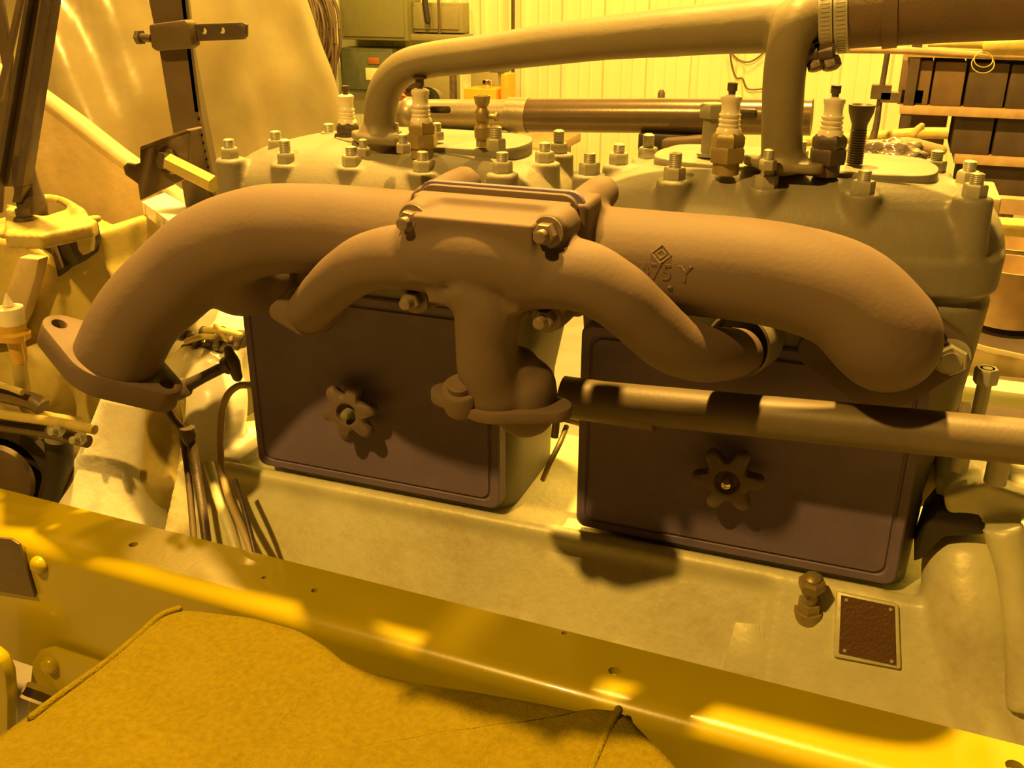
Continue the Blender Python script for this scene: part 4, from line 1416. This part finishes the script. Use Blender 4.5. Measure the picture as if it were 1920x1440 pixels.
# rods at lower left
def rod(name, lab, pts, r, y, m, cat='rod', k=3, y1=None, n=14):
    bm = bar_px(name, lab, pts, r, y, m, cat, y1)
    return tag(obj(name, bm, m), lab, cat)
rod('brake_rod', 'yellow flat rod crossing low left above the dark pulley', [(-80, 762), (10, 778), (110, 792), (178, 806)], 0.0065, -0.10, M['yellowcast'])
rod('brake_rod', 'dark rod directly under the yellow flat rod, lower left', [(-80, 790), (20, 800), (100, 812), (165, 828)], 0.009, -0.085, M['dark'])
rod('control_rod', 'bright thin rod ending left of the gearbox casting', [(-80, 712), (0, 722), (42, 736)], 0.0045, -0.10, M['yellowcast'])
rod('control_rod', 'dark thick rod beneath the bright thin rod at left edge', [(-80, 722), (0, 738), (60, 752), (80, 764)], 0.0120, -0.085, M['bar'])
for px, py in ((115, 806), (155, 822)):
    inst('rod_nut', SN1, M['brass'], crank, P(px, py, -0.10), (0, -1, 0.3), 0.3)
# pulley
pu = thing('belt_pulley', 'dark grooved pulley low at the left edge behind the frame rail', 'pulley', P(50, 930, -0.06))
bm = B()
c = P(20, 880, -0.05)
lathe(bm, c, (0.35, -1, 0.1), [(0.080, -0.03), (0.084, -0.02), (0.070, 0.0), (0.084, 0.02), (0.080, 0.028), (0.062, 0.03), (0.060, 0.012), (0.02, 0.012), (0.02, 0.034), (0.012, 0.036)], 44)
obj('pulley_wheel', bm, M['black'], pu)
bm = B()
lathe(bm, c + V((0.012, -0.034, 0.003)), (0.35, -1, 0.1), [(0.055, 0), (0.050, 0.006), (0.022, 0.010)], 36)
obj('pulley_web', bm, M['bar'], pu)
rod('dark_stay', 'short dark stay right of the pulley', [(110, 822), (112, 870), (98, 930), (80, 990)], 0.019, -0.05, M['black'])

# bright bell housing
bh = thing('bell_housing', 'bright bare aluminium bell housing flare below the manifold outlet flange', 'housing', P(240, 960, 0.02))
bm = B()
hx = [(-0.0, 0)]
top = P(232, 752, -0.02)
rings = []
for (la_, ra_, yy, py) in ((188, 268, -0.02, 735), (182, 272, -0.02, 760), (165, 268, -0.022, 810), (146, 262, -0.026, 860), (125, 262, -0.032, 910), (112, 268, -0.04, 950), (100, 280, -0.05, 1010), (95, 290, -0.06, 1080)):
    a, b = P(la_, py, yy), P(ra_, py, yy)
    c = (a + b) / 2
    r = (b - a).length / 2
    rings.append([c + V((r * math.copysign(abs(cos(t)) ** 0.6, cos(t)), r * 0.55 * math.copysign(abs(sin(t)) ** 0.6, sin(t)) + 0.02, 0)) for t in [2 * pi * j / 40 for j in range(40)]])
loft(bm, rings)
obj('flare_body', bm, M['alu_bright'], bh, ang=180)
bm = B()
rings = []
for (la_, ra_, py) in ((250, 318, 735), (252, 322, 770), (254, 330, 820), (254, 345, 865), (256, 362, 885), (262, 352, 905), (262, 300, 960), (262, 285, 1060)):
    a, b = P(la_, py, 0.0), P(ra_, py, 0.0)
    c = (a + b) / 2
    r = (b - a).length / 2
    rings.append([c + V((r * cos(t), r * 0.8 * sin(t) + 0.01, 0)) for t in [2 * pi * j / 36 for j in range(36)]])
loft(bm, rings)
obj('side_collar', bm, M['yellowcast'], bh, ang=60)
# front end of the crankcase left of the block with lit shoulders
bm = B()
sweep(bm, [P(330, 690, 0.16), P(380, 700, 0.12), P(405, 740, 0.07), P(400, 820, 0.04), P(385, 900, 0.03)], [0.05, 0.052, 0.045, 0.042, 0.05], 24, 5, rnd=True)
sweep(bm, [P(460, 640, 0.2), P(360, 640, 0.2), P(300, 680, 0.2), P(285, 760, 0.16)], [0.07, 0.06, 0.05, 0.05], 20, 4, rnd=True)
box(bm, (-0.50, 0.12, 0.70), (0.20, 0.22, 0.14))
box(bm, (-0.455, 0.05, 0.81), (0.10, 0.10, 0.03))
obj('front_housing', bm, M['alu_bright'], eng, cast=(0.005, 5))
# linkage: bell crank rod, ball joints, vertical rods
lk = thing('throttle_linkage', 'dark jointed linkage rods hanging left of the left valve cover', 'linkage', P(350, 900, -0.06))
bm = B()
sweep(bm, [P(322, 738, -0.04), P(380, 708, -0.02), P(428, 684, 0.0)], [0.0105, 0.0075, 0.0075], 16, 3)
lathe(bm, P(425, 686, 0.0), P(445, 676, 0.0) - P(425, 686, 0.0), [(0.009, -0.004), (0.0125, 0), (0.0125, 0.01), (0.009, 0.012)], 16)
lathe(bm, P(330, 734, -0.038), P(350, 724, 0.0) - P(330, 734, 0.0), [(0.0115, -0.006), (0.0130, 0), (0.0130, 0.018), (0.009, 0.02)], 16)
obj('cross_shaft', bm, M['dark'], lk)
bm = B()
sweep(bm, [P(428, 655, 0.0), P(436, 680, 0.0), P(445, 706, 0.0)], [0.006, 0.010, 0.007], 14, 3, rnd=True)
obj('shaft_clevis', bm, M['dark'], lk)
bm = B()
sweep(bm, [P(303, 742, -0.05), P(318, 775, -0.05), P(350, 812, -0.05)], 0.0055, 12, 3)
bmesh.ops.create_uvsphere(bm, u_segments=16, v_segments=12, radius=0.0095, matrix=Matrix.Translation(P(296, 752, -0.06)))
bmesh.ops.create_uvsphere(bm, u_segments=16, v_segments=12, radius=0.007, matrix=Matrix.Translation(P(302, 716, -0.05)))
obj('crank_arm', bm, M['dark'], lk)
bm = B()
lathe(bm, P(352, 808, -0.052), (0, 0, -1), [(0.010, -0.005), (0.011, 0.004), (0.009, 0.012), (0.006, 0.02)], 16)
sweep(bm, [P(358, 822, -0.05), P(368, 880, -0.068), P(383, 980, -0.115), P(392, 1060, -0.14)], 0.0062, 12, 3)
obj('drop_rod', bm, M['dark'], lk)
bm = B()
sweep(bm, [P(340, 800, -0.045), P(354, 900, -0.07), P(366, 1040, -0.13)], 0.0045, 12, 3)
obj('drop_rod', bm, M['bar'], lk)
# pale copper pipe curve
bm = B()
sweep(bm, [P(470, 722, 0.01), P(446, 724, 0.0), P(425, 744, -0.01), P(415, 785, -0.02), P(414, 860, -0.04), P(428, 930, -0.075), P(462, 1010, -0.115), P(486, 1080, -0.14)], 0.0048, 14, 5)
tag(obj('curved_pipe', bm, M['dash']), 'thin pale pipe curving down just left of the left valve cover', 'pipe')
rod('flat_strap', 'pale flat strap running down beside the thin curved pipe', [(392, 870), (408, 930), (430, 990), (452, 1060)], 0.0070, -0.035, M['alu'], y1=-0.135)
rod('thin_rod', 'thin dark rod to the right of the curved pipe', [(440, 900), (462, 970), (484, 1060)], 0.0035, -0.06, M['dark'], y1=-0.135)
# oily linkage seen under the manifold arch
ol = thing('governor_linkage', 'oily dark cluster of small rods and joints under the manifold arch at left', 'linkage', P(400, 650, 0.12))
bm = B()
random.seed(3)
for i in range(9):
    a = P(340 + i * 13, 632 + (i % 3) * 9, 0.10)
    b = P(352 + i * 13, 618 + ((i * 2) % 5) * 8, 0.12)
    sweep(bm, [a, (a + b) / 2 + V((0, 0, 0.006)), b], [0.006, 0.009, 0.006], 10, 3, rnd=True)
sweep(bm, [P(345, 655, 0.11), P(400, 652, 0.11), P(455, 640, 0.11)], [0.008, 0.010, 0.010], 12, 3)
obj('rod_cluster', bm, M['dark'], ol)
bm = B()
for a, b, c, d in ((350, 640, 400, 630), (385, 618, 450, 628), (405, 612, 425, 636)):
    sweep(bm, [P(a, b, 0.09), P((a + c) / 2, (b + d) / 2 - 3, 0.09), P(c, d, 0.09)], 0.0045, 10, 3, rnd=True)
obj('bright_links', bm, M['yellowcast'], ol)

# groups of like things
for o in scene.objects:
    if o.parent is None and 'label' in o:
        n_ = o.name.split('.')[0]
        g = {'storage_crate': 'crates on the storage shelves', 'electrical_cabinet': 'electrical cabinets on the back wall',
             'brake_rod': 'rods at the lower left', 'control_rod': 'rods at the lower left', 'round_tin': 'round tins at the right edge',
             'support_bracket': 'brackets under the slotted steel tube', 'conduit': 'thin lines on the back wall'}.get(n_)
        if g:
            o['group'] = g
